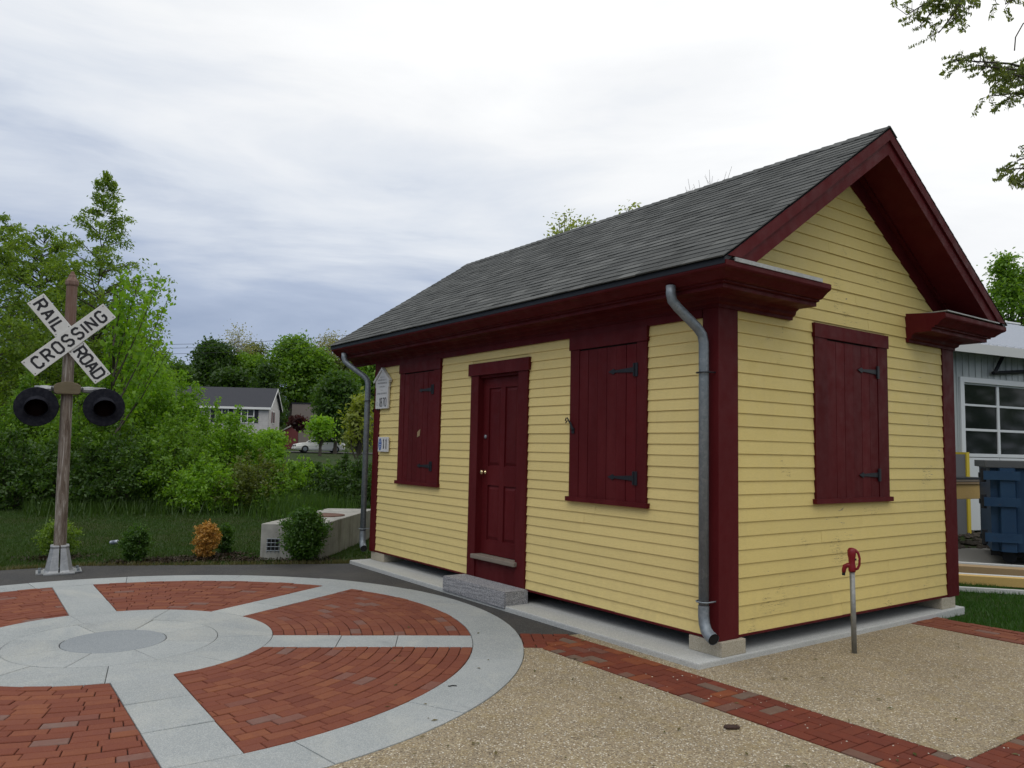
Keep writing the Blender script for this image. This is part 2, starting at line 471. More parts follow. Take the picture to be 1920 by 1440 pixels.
# ------------------------------------------------------------------ helpers: meshes and objects
class MB:
    def __init__(s): s.v = []; s.f = []

    def add(s, vs, fs):
        o = len(s.v); s.v += [tuple(map(float, p)) for p in vs]; s.f += [tuple(i + o for i in f) for f in fs]

    def box(s, x0, x1, y0, y1, z0, z1):
        s.add([(x0, y0, z0), (x1, y0, z0), (x1, y1, z0), (x0, y1, z0), (x0, y0, z1), (x1, y0, z1), (x1, y1, z1), (x0, y1, z1)],
              [(0, 3, 2, 1), (4, 5, 6, 7), (0, 1, 5, 4), (1, 2, 6, 5), (2, 3, 7, 6), (3, 0, 4, 7)])

    def prism(s, poly, z0, z1, ch=0.0):
        """poly counter-clockwise in plan; top edge chamfered by ch"""
        n = len(poly)
        if ch > 0:
            c = np.mean(np.array(poly), axis=0)
            P = np.array(poly); ins = []
            for i in range(n):
                a, b, d = P[i - 1], P[i], P[(i + 1) % n]
                e1 = (b - a) / (np.linalg.norm(b - a) + 1e-9); e2 = (d - b) / (np.linalg.norm(d - b) + 1e-9)
                n1 = np.array([-e1[1], e1[0]]); n2 = np.array([-e2[1], e2[0]])
                k = n1 + n2; k = k / max(0.35, (1 + n1 @ n2))
                ins.append(b + k * ch)
            vs = [(*p, z0) for p in poly] + [(*p, z1 - ch) for p in poly] + [(*p, z1) for p in ins]
            fs = [tuple(range(n))[::-1]]
            for k in (0, 1):
                for i in range(n):
                    j = (i + 1) % n; fs.append((k * n + i, k * n + j, (k + 1) * n + j, (k + 1) * n + i))
            fs.append(tuple(range(2 * n, 3 * n)))
        else:
            vs = [(*p, z0) for p in poly] + [(*p, z1) for p in poly]
            fs = [tuple(range(n))[::-1]] + [(i, (i + 1) % n, (i + 1) % n + n, i + n) for i in range(n)] + [tuple(range(n, 2 * n))]
        s.add(vs, fs)

    def tube(s, pts, rads, n=8, cap=True, squash=None):
        pts = [np.array(p, float) for p in pts]
        if isinstance(rads, (int, float)): rads = [rads] * len(pts)
        rings = []; prev = None
        for i, p in enumerate(pts):
            t = pts[min(i + 1, len(pts) - 1)] - pts[max(i - 1, 0)]; t = t / (np.linalg.norm(t) + 1e-9)
            if prev is None:
                a = np.array([0, 0, 1.0]) if abs(t[2]) < 0.9 else np.array([1.0, 0, 0])
                u = np.cross(t, a)
            else:
                u = prev - t * (prev @ t)
            u = u / (np.linalg.norm(u) + 1e-9); w = np.cross(t, u); prev = u
            rings.append([p + rads[i] * (math.cos(2 * math.pi * k / n) * u + math.sin(2 * math.pi * k / n) * w) for k in range(n)])
        vs = [q for r in rings for q in r]; fs = []
        for i in range(len(pts) - 1):
            for k in range(n):
                l = (k + 1) % n; fs.append((i * n + k, i * n + l, (i + 1) * n + l, (i + 1) * n + k))
        if cap:
            fs.append(tuple(range(n))[::-1]); fs.append(tuple(range((len(pts) - 1) * n, len(pts) * n)))
        s.add(vs, fs)

    def lathe(s, prof, c=(0, 0, 0), n=24, axis='z', cap=True):
        vs = []; fs = []
        for r, h in prof:
            for k in range(n):
                a = 2 * math.pi * k / n; x, y = r * math.cos(a), r * math.sin(a)
                p = (x, y, h) if axis == 'z' else ((h, x, y) if axis == 'x' else (x, -h, y))
                vs.append((c[0] + p[0], c[1] + p[1], c[2] + p[2]))
        m = len(prof)
        for i in range(m - 1):
            for k in range(n):
                l = (k + 1) % n; fs.append((i * n + k, i * n + l, (i + 1) * n + l, (i + 1) * n + k))
        if cap:
            fs.append(tuple(range(n))[::-1]); fs.append(tuple(range((m - 1) * n, m * n)))
        s.add(vs, fs)

    def xform(s, mat):
        s.v = [tuple(mat @ Vector(p)) for p in s.v]; return s

    def mesh(s, name):
        me = bpy.data.meshes.new(name); me.from_pydata(s.v, [], s.f); me.update(); return me

    def build(s, name, mat, parent=None, smooth=False, bevel=0.0):
        me = s.mesh(name)
        if bevel > 0:
            bm = bmesh.new(); bm.from_mesh(me)
            bmesh.ops.bevel(bm, geom=[e for e in bm.edges if e.calc_face_angle(0) > 0.5], offset=bevel, segments=2, affect='EDGES', profile=0.6)
            bm.to_mesh(me); bm.free()
        me.materials.append(mat)
        if smooth:
            me.polygons.foreach_set('use_smooth', [True] * len(me.polygons))
        return link(name, me, parent)


def link(name, me, parent=None):
    o = bpy.data.objects.new(name, me); COL.objects.link(o)
    if parent is not None:
        o.parent = parent
    return o


def tag(o, label=None, cat=None, group=None, kind=None):
    if label: o['label'] = label
    if cat: o['category'] = cat
    if group: o['group'] = group
    if kind: o['kind'] = kind
    return o


def thing(name, label, cat, loc=(0, 0, 0), rotz=0.0, group=None):
    o = bpy.data.objects.new(name, None); COL.objects.link(o); o.empty_display_size = 0.2
    o.location = tuple(map(float, loc)); o.rotation_euler = (0, 0, rotz)
    return tag(o, label, cat, group)


def raw_mesh(name, V, F4, mat):
    """numpy quads (or tris) to mesh"""
    me = bpy.data.meshes.new(name)
    V = np.asarray(V, np.float32); F = np.asarray(F4, np.int32); k = F.shape[1]
    me.vertices.add(len(V)); me.vertices.foreach_set('co', V.ravel())
    me.loops.add(F.size); me.loops.foreach_set('vertex_index', F.ravel())
    me.polygons.add(len(F)); me.polygons.foreach_set('loop_start', np.arange(0, F.size, k, dtype=np.int32))
    me.polygons.foreach_set('loop_total', np.full(len(F), k, np.int32))
    me.update(calc_edges=True); me.materials.append(mat)
    return me


# ------------------------------------------------------------------ ground and paving
def build_ground():
    ds = np.concatenate([np.linspace(-40, 0, 8), np.linspace(2, 40, 32), np.linspace(43, 200, 50), np.geomspace(210, 1500, 16)])
    V = []; nl = 61
    for d in ds:
        half = 40 + max(0, d) * 1.3
        for l in np.linspace(-half, half, nl):
            p = CAM[:2] + FH * d + RH * l
            V.append((p[0], p[1], float(terrain(p[0], p[1])) - 0.035))
    F = [(i * nl + j, i * nl + j + 1, (i + 1) * nl + j + 1, (i + 1) * nl + j) for i in range(len(ds) - 1) for j in range(nl - 1)]
    o = link('ground', raw_mesh('ground', V, F, MAT['ground']))
    tag(o, kind='structure')


build_ground()

CX, CY = -3.146, -3.837
R0, R1, R2, R3, R4 = 0.399, 0.807, 1.263, 2.981, 3.41
SP0, HW = -1.2, 0.205


def pol(r, deg): return (CX + r * math.cos(math.radians(deg)), CY + r * math.sin(math.radians(deg)))


b1, b2, c1, c2 = (-1.621, -0.77), (-1.365, -0.343), (-1.204, -1.041), (-1.099, -0.889)
m = MB()
arc = [pol(R4 + 0.002, a) for a in np.arange(-118, 55.1, 2.5)]
m.prism([(-3.1, -12), (6, -12), (6, -0.925), (-1.095, -0.925), c2, c1] + arc[::-1], -0.04, -0.002)
m.prism([(-1.355, -0.41), (2.055, -0.41), (2.055, 2.88), (0.03, 2.88), (0.03, -0.28), (-1.33, -0.28)], -0.04, -0.002)
m.prism([(2.585, -0.92), (6, -0.92), (6, 2.88), (2.585, 2.88)], -0.04, -0.002)
o = m.build('aggregate_paving', MAT['aggregate']); tag(o, kind='structure')

m = MB()
m.prism([(-1.335, -0.30), (-6.30, -0.30), (-6.42, -0.62), (-6.60, -1.0), (-7.15, -2.2), (-7.55, -3.0), (-7.80, -3.6), (-7.80, -4.4), (-7.9, -7), (-8.2, -12), (-5.9, -12), (-5.9, -5.83), (-6.45, -4.6), (-6.52, -3.5), (-6.2, -2.4), (-5.5, -1.45), (-4.4, -0.68), (-3.2, -0.44), (-2.2, -0.56), (-1.62, -0.80), (-1.36, -0.36)][::-1], -0.028, -0.004)
o = m.build('asphalt_path', MAT['asphalt']); tag(o, kind='structure')

# concrete pad under the house
m = MB()
m.prism([(-6.30, -0.295), (0.047, -0.295), (0.047, 4.06), (-6.30, 4.06)], -0.04, 0.045)
o = m.build('concrete_slab', MAT['concrete'], bevel=0.012); tag(o, kind='structure')


def clip_poly(poly, clip):
    """Sutherland-Hodgman; clip is convex, counter-clockwise"""
    out = [np.array(p, float) for p in poly]
    for i in range(len(clip)):
        a, b = np.array(clip[i], float), np.array(clip[(i + 1) % len(clip)], float)
        e = b - a; n = np.array([-e[1], e[0]])
        inp, out = out, []
        for j in range(len(inp)):
            p, q = inp[j - 1], inp[j]
            dp, dq = (p - a) @ n, (q - a) @ n
            if dp >= 0 and dq >= 0: out.append(q)
            elif dp >= 0 > dq: out.append(p + (q - p) * dp / (dp - dq))
            elif dp < 0 <= dq: out.append(p + (q - p) * dp / (dp - dq)); out.append(q)
        if len(out) < 3: return []
    A = np.array(out); keep = [0]
    for i in range(1, len(A)):
        if np.linalg.norm(A[i] - A[keep[-1]]) > 0.004: keep.append(i)
    if len(keep) > 2 and np.linalg.norm(A[keep[0]] - A[keep[-1]]) < 0.004: keep.pop()
    return [tuple(A[i]) for i in keep] if len(keep) > 2 else []


def area(p):
    p = np.array(p); x, y = p[:, 0], p[:, 1]
    return 0.5 * abs(np.dot(x, np.roll(y, -1)) - np.dot(y, np.roll(x, -1)))


def in_frame(p, z=0.0, margin=40):
    d = np.array([p[0], p[1], z]) - CAM
    w = d @ AF
    if w < 0.2: return False
    x, y = 960 + FPX * (d @ AR) / w, 720 - FPX * (d @ AU) / w
    return -margin < x < 1920 + margin and -margin < y < 1440 + margin


def lay_pieces(parent, polys, name, mat, z1, thick=0.02, ch=0.003, limit=300, jitter=0.002, stuff_name=None):
    """the pieces that show largest become parts, the rest one stuff part"""
    def score(p):
        c = np.mean(np.array(p), axis=0)
        if not in_frame(c): return 0.0
        dd = math.hypot(c[0] - CAM[0], c[1] - CAM[1])
        return area(p) / dd ** 3
    polys = sorted(polys, key=score, reverse=True)
    rest = MB(); k = 0
    for i, p in enumerate(polys):
        z = z1 + random.uniform(-jitter, jitter)
        if i < limit and score(p) > 0:
            c = np.mean(np.array(p), axis=0)
            b = MB(); b.prism([(q[0] - c[0], q[1] - c[1]) for q in p], -thick, 0, ch)
            ob = b.build(name, mat, parent); ob.location = (c[0], c[1], z)
            ob.rotation_euler = (random.uniform(-0.006, 0.006), random.uniform(-0.006, 0.006), 0)
            k += 1
        else:
            rest.prism(p, z - thick, z, ch)
    if rest.v:
        ob = rest.build(stuff_name or name, mat, parent); ob['kind'] = 'stuff'
    return k


def shrink(p, g):
    P = np.array(p); n = len(P); out = []
    for i in range(n):
        a, b, d = P[i - 1], P[i], P[(i + 1) % n]
        e1 = (b - a) / (np.linalg.norm(b - a) + 1e-9); e2 = (d - b) / (np.linalg.norm(d - b) + 1e-9)
        n1 = np.array([-e1[1], e1[0]]); n2 = np.array([-e2[1], e2[0]])
        k = (n1 + n2) / max(0.35, (1 + n1 @ n2)); out.append(tuple(b + k * g))
    return out


def build_plaza():
    pl = MB()
    ring = [pol(R4 - 0.01, a) for a in np.arange(0, 360, 3)]
    pl.prism(ring, -0.05, -0.012)
    plaza = pl.build('round_plaza', MAT['joint']); tag(plaza, kind='structure')
    # granite: outer ring slabs
    slabs = []

    def arc_slab(r0, r1, a0, a1, g=0.0025, n=None):
        n = n or max(2, int((a1 - a0) / 3))
        A = np.linspace(a0, a1, n + 1)
        p = [pol(r1, a) for a in A]
        if r0 > 0: p += [pol(r0, a) for a in A[::-1]]
        return shrink(p, g)
    for k in range(18):
        a0 = SP0 + 7 + k * 20 + (0 if k % 2 else 2.5); a1 = SP0 + 7 + (k + 1) * 20 + (0 if (k + 1) % 2 else 2.5)
        slabs.append(arc_slab(R3, R4, a0, a1))
    # spokes of three slabs each
    for s in range(6):
        a = math.radians(SP0 + 60 * s); d = np.array([math.cos(a), math.sin(a)]); q = np.array([-d[1], d[0]])
        c = np.array([CX, CY])
        ri = math.sqrt(R2 ** 2 - HW ** 2); ro = math.sqrt(R3 ** 2 - HW ** 2)
        cuts = [ri, 1.80 + 0.04 * (s % 2), 2.38 - 0.05 * (s % 2), ro]
        for i in range(3):
            A, B = cuts[i], cuts[i + 1]
            end0 = [c + d * A + q * HW, c + d * A - q * HW] if i else [c + d * math.sqrt(R2 ** 2 - t * t) + q * t for t in (HW, 0.1, 0, -0.1, -HW)]
            end1 = [c + d * B - q * HW, c + d * B + q * HW] if i < 2 else [c + d * math.sqrt(R3 ** 2 - t * t) + q * t for t in (-HW, -0.1, 0, 0.1, HW)]
            slabs.append(shrink([tuple(x) for x in end0 + end1], 0.0025))
    # inner circle: centre disc and two rings of wedges
    disc = MB(); disc.prism([pol(R0 - 0.004, a) for a in np.arange(0, 360, 6)], -0.03, 0.0045, 0.003); disc.build('centre_disc', MAT['granite_dark'], plaza)
    for k in range(8):
        slabs.append(arc_slab(R0, R1, 12 + 45 * k, 57 + 45 * k))
    for k in range(9):
        slabs.append(arc_slab(R1, R2, 28 + 40 * k, 68 + 40 * k))
    lay_pieces(plaza, slabs, 'granite_slab', MAT['granite'], 0.004, ch=0.0025, jitter=0.0012)
    # bricks
    bricks = []; nC = 18; cw = (R3 - R2) / nC
    for s in range(6):
        b0 = SP0 + 60 * s
        for i in range(nC):
            ra, rb = R2 + i * cw, R2 + (i + 1) * cw
            rm = 0.5 * (ra + rb)
            sa0 = b0 + math.degrees(math.asin(HW / rm)); sa1 = b0 + 60 - math.degrees(math.asin(HW / rm))
            step = math.degrees(0.192 / rm)
            a = sa0 - step * random.uniform(0.0, 1.0)
            while a < sa1:
                e = a + step * random.uniform(0.97, 1.03)
                x0, x1 = max(a, sa0), min(e, sa1)
                if x1 - x0 > step * 0.05:
                    def edge(r, ang):
                        lo = b0 + math.degrees(math.asin(HW / r)); hi = b0 + 60 - math.degrees(math.asin(HW / r))
                        if ang == sa0: return lo
                        if ang == sa1: return hi
                        return min(max(ang, lo), hi)
                    p = [pol(ra, edge(ra, x0)), pol(rb, edge(rb, x0)), pol(rb, edge(rb, x1)), pol(ra, edge(ra, x1))]
                    bricks.append(shrink(p, 0.0028))
                a = e
    k = lay_pieces(plaza, bricks, 'brick', MAT['brick'], 0.004, thick=0.03, ch=0.0038, limit=300, jitter=0.003)


build_plaza()


def herring(clip, ang, origin, L=0.2, Wd=0.1):
    """90 degree herringbone clipped to a convex polygon"""
    ca, sa = math.cos(ang), math.sin(ang); out = []
    P = np.array(clip) - np.array(origin); loc = np.stack([P[:, 0] * ca + P[:, 1] * sa, -P[:, 0] * sa + P[:, 1] * ca], 1)
    x0, y0 = loc.min(0) - 0.5; x1, y1 = loc.max(0) + 0.5
    n = int((max(x1 - x0, y1 - y0)) / Wd) + 12
    for i in range(-n, n):
        for j in range(-n, n):
            # unit: horizontal brick at (i + 2j.., ) pattern along the diagonal
            bx, by = (i + 2 * j) * Wd, (i - 2 * j) * Wd
            for r in ((bx, by, L, Wd), (bx + 0.0, by + Wd, Wd, L)):
                if r[0] > x1 or r[1] > y1 or r[0] + r[2] < x0 or r[1] + r[3] < y0: continue
                q = [(r[0], r[1]), (r[0] + r[2], r[1]), (r[0] + r[2], r[1] + r[3]), (r[0], r[1] + r[3])]
                q = [(origin[0] + a * ca - b * sa, origin[1] + a * sa + b * ca) for a, b in q]
                q = clip_poly(q, clip)
                if q and area(q) > 0.0012: out.append(shrink(q, 0.0036))
    return out


def build_bands():
    # brick border that leaves the plaza, runs along the house and turns the corner
    m = MB()
    m.prism([c1, c2, (-1.2, -0.6), b2, b1], -0.04, -0.0125)
    m.prism([(-1.10, -0.92), (2.58, -0.92), (2.58, -0.415), (-1.36, -0.415)], -0.04, -0.0115)
    m.prism([(2.06, -0.415), (2.58, -0.415), (2.58, 2.9), (2.06, 2.9)], -0.04, -0.0115)
    band = m.build('brick_border', MAT['joint']); tag(band, kind='structure')
    u = np.array([math.cos(math.radians(58.8)), math.sin(math.radians(58.8))])
    polys = []
    ang = math.radians(58.8)
    polys += herring([c1, (-1.10, -0.892), (-1.362, -0.40), b1], ang, b1)
    polys += herring([(-1.10, -0.918), (2.575, -0.918), (2.575, -0.418), (-1.36, -0.418)], 0.0, (0, -0.918))
    y = -0.415
    for k in range(33):
        for h in range(2):
            xa = 2.06 + (0.2 * h if k % 2 else 0.2 * h + 0.1)
            polys.append(shrink([(xa, y), (xa + 0.2, y), (xa + 0.2, y + 0.1), (xa, y + 0.1)], 0.0028))
        xa = 2.46 if k % 2 else 2.06
        polys.append(shrink([(xa, y), (xa + 0.1, y), (xa + 0.1, y + 0.1), (xa, y + 0.1)], 0.0028))
        y += 0.1
    lay_pieces(band, polys, 'brick', MAT['brick_dark'], 0.002, limit=290, jitter=0.002)
    # second border beside the lawn
    m = MB(); m.prism([(0.05, 2.88), (3.2, 2.88), (3.2, 3.43), (0.05, 3.43)], -0.04, -0.012)
    band2 = m.build('lawn_border', MAT['joint']); tag(band2, kind='structure')
    polys = []
    for r in range(5):
        x = 0.05 - random.uniform(0, 0.2)
        while x < 2.9:
            xa, xb = max(x, 0.05), x + 0.205
            if xb - xa > 0.03: polys.append(shrink([(xa, 2.885 + r * 0.108), (xb, 2.885 + r * 0.108), (xb, 2.993 + r * 0.108), (xa, 2.993 + r * 0.108)], 0.005))
            x = xb
    lay_pieces(band2, polys, 'brick', MAT['brick'], 0.003, limit=90, jitter=0.004)


build_bands()

# ------------------------------------------------------------------ the yellow crossing house
HX0, HW_Y = -6.28, 4.03
ZB, ZF = 0.188, 2.80          # siding bottom, frieze bottom
ROX, RXL, RH_, RZR, RZE = 0.40, -7.03, 2.42, 4.795, 3.165
YC = HW_Y / 2
SLOPE = (RZR - RZE) / RH_
house = thing('crossing_house', 'small yellow clapboard railway house with dark red trim and grey shingle roof', 'building', (0, 0, 0))


def roof_z(y): return RZR - SLOPE * abs(y - YC)


def build_house():
    RED, YEL = MAT['red'], MAT['yellow']
    # core walls (one shell under the boards)
    gz = roof_z(0.0) - 0.30
    m = MB()
    pts = [(0.02, ZB), (HW_Y - 0.02, ZB), (HW_Y - 0.02, gz), (YC, RZR - 0.30), (0.02, gz)]
    for xx in (HX0 + 0.02, -0.02):
        pass
    vs = [(-0.02, y, z) for y, z in pts] + [(HX0 + 0.02, y, z) for y, z in pts]
    m.add(vs, [(0, 1, 2, 3, 4), (9, 8, 7, 6, 5), (1, 6, 7, 2), (2, 7, 8, 3), (3, 8, 9, 4)])
    for xa, xb, za, zb in ((HX0 + 0.02, -3.54, ZB, gz), (-2.73, -0.02, ZB, gz), (-3.54, -2.73, 2.53, gz), (-3.54, -2.73, ZB, 0.40)):
        m.add([(xa, 0.02, za), (xb, 0.02, za), (xb, 0.02, zb), (xa, 0.02, zb)], [(0, 1, 2, 3)])
    wall = m.build('wall', YEL, house)
    # unit clapboard: length 1 along x, front towards -y, height h
    def clap_mesh(h, name):
        b = MB(); t0, t1 = 0.0155, 0.004
        b.add([(0, -t0, 0), (1, -t0, 0), (1, -t1, h * 1.08), (0, -t1, h * 1.08), (0, 0.0, 0.0), (1, 0.0, 0.0), (1, 0, h * 1.08), (0, 0, h * 1.08)],
              [(0, 1, 2, 3), (0, 4, 5, 1), (1, 5, 6, 2), (4, 0, 3, 7), (3, 2, 6, 7)])
        return b.mesh(name)
    PF = (ZF - ZB) / 27
    cf = clap_mesh(PF, 'clapboard'); cf.materials.append(YEL)
    openings = [(-5.50, -4.40, 1.20, 2.9), (-3.69, -2.57, 0.0, 2.66), (-1.86, -0.80, 1.20, 2.9)]

    def runs(lo, hi, z0, z1):
        segs = [(lo, hi)]
        for a, b, c, d in openings:
            if z1 > c + 0.02 and z0 < d - 0.02:
                segs = [s for x, y in segs for s in ((x, min(y, a)), (max(x, b), y)) if s[1] - s[0] > 0.02]
        return segs
    for i in range(27):
        z0 = ZB + i * PF
        for a, b in runs(HX0 + 0.16, -0.163, z0, z0 + PF):
            cuts = [a, b]
            if b - a > 0.9 and random.random() < 0.8:
                cuts = [a, a + (b - a) * random.uniform(0.3, 0.7), b]
            for x0, x1 in zip(cuts[:-1], cuts[1:]):
                ob = link('clapboard', cf, wall)
                ob.location = (x0 + 0.0008, 0.021 + random.uniform(-0.001, 0.001), z0 + random.uniform(-0.0012, 0.0012))
                ob.scale = (x1 - x0 - 0.0016, 1, 1); ob.rotation_euler = (0, random.uniform(-0.0006, 0.0006), 0)
    PG = 0.1135
    cg = clap_mesh(PG, 'clapboard'); cg.materials.append(MAT['yellow_worn'])
    i = 0; z0 = ZB
    while z0 < RZR - 0.55:
        top_half = (RZR - 0.36 - z0) / SLOPE
        lo, hi = max(0.245, YC - top_half), min(HW_Y - 0.245, YC + top_half)
        segs = [(lo, hi)]
        if z0 + PG > 1.28 and z0 < 2.83: segs = [(lo, 1.36), (2.60, hi)]
        for a, b in segs:
            cuts = [a, b]
            if b - a > 1.6 and random.random() < 0.8:
                cuts = [a, a + (b - a) * random.uniform(0.25, 0.75), b]
            for y0, y1 in zip(cuts[:-1], cuts[1:]):
                ob = link('clapboard', cg, wall)
                ob.location = (-0.021 + random.uniform(-0.0012, 0.0012), y0 + 0.0008, z0 + random.uniform(-0.0015, 0.0015))
                ob.rotation_euler = (0, 0, math.pi / 2); ob.scale = (y1 - y0 - 0.0016, 1, 1)
        z0 += PG; i += 1
    # back and left cladding, one coarse set (out of sight)
    b = MB()
    for i in range(23):
        z = ZB + i * PG
        b.add([(HX0 + 0.15, HW_Y + 0.001, z), (-0.15, HW_Y + 0.001, z), (-0.15, HW_Y - 0.016, z + PG), (HX0 + 0.15, HW_Y - 0.016, z + PG)], [(3, 2, 1, 0)])
        b.add([(HX0 - 0.001, 0.25, z), (HX0 - 0.001, HW_Y - 0.25, z), (HX0 + 0.016, HW_Y - 0.25, z + PG), (HX0 + 0.016, 0.25, z + PG)], [(3, 2, 1, 0)])
    ob = b.build('clapboard', YEL, wall); ob['kind'] = 'stuff'
    # skirt under the boards
    b = MB(); b.box(HX0 + 0.0, -0.004, 0.004, 0.05, ZB - 0.020, ZB - 0.001); b.box(-0.05, -0.003, 0.052, HW_Y, ZB - 0.020, ZB - 0.001)
    b.box(HX0, HX0 + 0.05, 0.052, HW_Y, ZB - 0.020, ZB - 0.001); b.box(HX0 + 0.052, -0.052, HW_Y - 0.05, HW_Y - 0.001, ZB - 0.020, ZB - 0.001)
    b.build('skirt_board', RED, house)
    b = MB(); b.box(HX0 + 0.3, -0.3, 0.3, HW_Y - 0.3, ZB + 0.001, ZB + 0.03)
    b.build('floor_deck', MAT['dark'], house)
    # corner boards, L shaped
    def corner(cx, cy, sx, sy):
        b = MB(); p = 0.006
        L = [(0, 0), (0.165, 0), (0.165, 0.03), (0.03, 0.03), (0.03, 0.25), (0, 0.25)]
        poly = [(cx + sx * (u + 0 * p) - sx * -p * 0, cy + sy * v) for u, v in L]
        poly = [(x + (-sx) * 0.004, y + (-sy) * 0.004) for x, y in poly]
        a = 0
        P = np.array(poly); x, y = P[:, 0], P[:, 1]
        if np.dot(x, np.roll(y, -1)) - np.dot(y, np.roll(x, -1)) < 0: poly = poly[::-1]
        b.prism(poly, ZB - 0.024, 2.95); b.build('corner_board', RED, house)
    corner(0, 0, -1, 1); corner(0, HW_Y, -1, -1); corner(HX0, 0, 1, 1); corner(HX0, HW_Y, 1, -1)
    # frieze boards
    for y0, y1 in ((-0.008, 0.016), (HW_Y - 0.016, HW_Y + 0.008)):
        b = MB(); b.box(HX0 + 0.17, -0.167, y0, y1, ZF - 0.005, 2.95); b.build('frieze', RED, house)

    # eaves cornice swept around the corners with cut returns
    prof = [(-0.02, 2.865), (0.018, 2.865), (0.020, 2.89), (0.045, 2.905), (0.055, 2.935), (0.085, 2.957), (0.255, 2.957), (0.255, 2.992), (0.285, 2.996), (0.285, 3.010),
            (0.312, 3.014), (0.332, 3.034), (0.364, 3.062), (0.392, 3.077), (0.400, 3.090), (0.400, 3.128), (0.385, 3.136), (0.30, 3.14), (-0.02, 3.17)]

    def sweep(path, prof, name, mat, par):
        P = [np.array(p, float) for p in path]; b = MB(); rows = []
        for i, p in enumerate(P):
            e1 = (P[i] - P[i - 1]) if i else (P[1] - P[0]); e2 = (P[i + 1] - P[i]) if i < len(P) - 1 else e1
            e1 = e1 / np.linalg.norm(e1); e2 = e2 / np.linalg.norm(e2)
            n1 = np.array([e1[1], -e1[0]]); n2 = np.array([e2[1], -e2[0]])
            k = (n1 + n2) / (1 + n1 @ n2)
            rows.append([(p[0] + k[0] * o, p[1] + k[1] * o, z) for o, z in prof])
        nn = len(prof); vs = [q for r in rows for q in r]; fs = []
        for i in range(len(P) - 1):
            for j in range(nn):
                l = (j + 1) % nn; fs.append((i * nn + j, (i + 1) * nn + j, (i + 1) * nn + l, i * nn + l))
        fs.append(tuple(range(nn))); fs.append(tuple(range((len(P) - 1) * nn, len(P) * nn))[::-1])
        b.add(vs, fs); return b.build(name, mat, par)
    cor = sweep([(RXL + 0.04, 0), (0, 0), (0, 1.0)], prof, 'cornice', RED, house)
    cor2 = sweep([(0, HW_Y - 1.0), (0, HW_Y), (RXL + 0.04, HW_Y)], prof, 'cornice', RED, house)
    b = MB(); b.box(0.0, 0.407, -0.30, 0.86, 3.148, 3.160); b.box(0.396, 0.408, -0.30, 0.86, 3.128, 3.1475)
    b.build('flashing', MAT['flash'], cor)
    b = MB(); b.box(0.0, 0.407, 3.06, 4.25, 3.148, 3.160); b.build('flashing', MAT['flash'], cor2)

    # roof deck
    th = 0.045
    m = MB()
    for s in (-1, 1):
        ye = YC + s * RH_
        vs = [(ROX - 0.01, YC, RZR - 0.018), (RXL + 0.01, YC, RZR - 0.018), (RXL + 0.01, ye, RZE - 0.018), (ROX - 0.01, ye, RZE - 0.018)]
        vs2 = [(x, y, z - th) for x, y, z in vs]
        f = [(0, 1, 2, 3), (7, 6, 5, 4), (0, 3, 7, 4), (1, 5, 6, 2), (3, 2, 6, 7)]
        if s > 0: f = [t[::-1] for t in f]
        m.add(vs + vs2, f)
    roof = m.build('roof', MAT['iron'], house)
    # shingles
    sl = math.hypot(RH_, RZR - RZE); expo, wid = 0.112, 0.235
    b = MB(); b.add([(0, 0, 0.0), (1, 0, 0.0), (1, 1.15, -0.002), (0, 1.15, -0.002), (0, 0, 0.010), (1, 0, 0.010), (1, 1.15, 0.003), (0, 1.15, 0.003)],
                    [(4, 5, 6, 7), (0, 1, 5, 4), (1, 2, 6, 5), (3, 0, 4, 7)])
    sm = b.mesh('shingle'); sm.materials.append(MAT['shingle'])
    tabs = []; th_a = math.atan2(RZR - RZE, RH_)
    nrow = int(sl / expo) + 1
    for r in range(nrow):
        x = RXL - random.uniform(0, wid)
        while x < ROX:
            w = wid * random.choice((0.8, 1.0, 1.0, 1.15))
            xa, xb = max(x, RXL - 0.008), min(x + w, ROX + 0.008)
            if xb - xa > 0.03: tabs.append((xa, xb, r))
            x += w
    def place(t):
        xa, xb, r = t; v = r * expo - 0.03
        y = YC - RH_ + v * math.cos(th_a); z = RZE + v * math.sin(th_a)
        return xa, xb, y, z
    def sc(t):
        xa, xb, y, z = place(t); d = np.array([(xa + xb) / 2, y, z]) - CAM
        return -(xb - xa) / np.linalg.norm(d) ** 2
    tabs.sort(key=sc)
    rest = MB()
    for i, t in enumerate(tabs):
        xa, xb, y, z = place(t); thick = random.choice((0.9, 1.0, 1.0, 1.25)); hh = min(expo, sl - (t[2] * expo - 0.03))
        hh = max(0.03, hh)
        mat4 = Matrix.Translation((xa, y, z + random.uniform(0, 0.002))) @ Matrix.Rotation(th_a, 4, 'X') @ Matrix.Diagonal((xb - xa - 0.004, hh, thick, 1))
        if i < 300:
            ob = link('shingle', sm, roof); ob.matrix_local = mat4
        else:
            q = MB(); q.v = [tuple(v.co) for v in sm.vertices]; q.f = [tuple(p.vertices) for p in sm.polygons]; q.xform(mat4); rest.add(q.v, q.f)
    ob = rest.build('shingle', MAT['shingle'], roof); ob['kind'] = 'stuff'
    back = MB()
    for r in range(nrow):
        v0, v1 = r * expo - 0.03, min(r * expo + expo * 1.1 - 0.03, sl)
        for s0 in np.arange(RXL, ROX - 0.05, 0.62):
            s1 = min(s0 + 0.615, ROX)
            y0, y1 = YC + RH_ - v0 * math.cos(th_a), YC + RH_ - v1 * math.cos(th_a)
            z0, z1 = RZE + v0 * math.sin(th_a), RZE + v1 * math.sin(th_a)
            back.add([(s0, y0, z0 + 0.01), (s1, y0, z0 + 0.01), (s1, y1, z1 + 0.004), (s0, y1, z1 + 0.004), (s0, y0, z0), (s1, y0, z0)], [(3, 2, 1, 0), (0, 1, 5, 4)])
    ob = back.build('shingle', MAT['shingle'], roof); ob['kind'] = 'stuff'
    cap = MB()
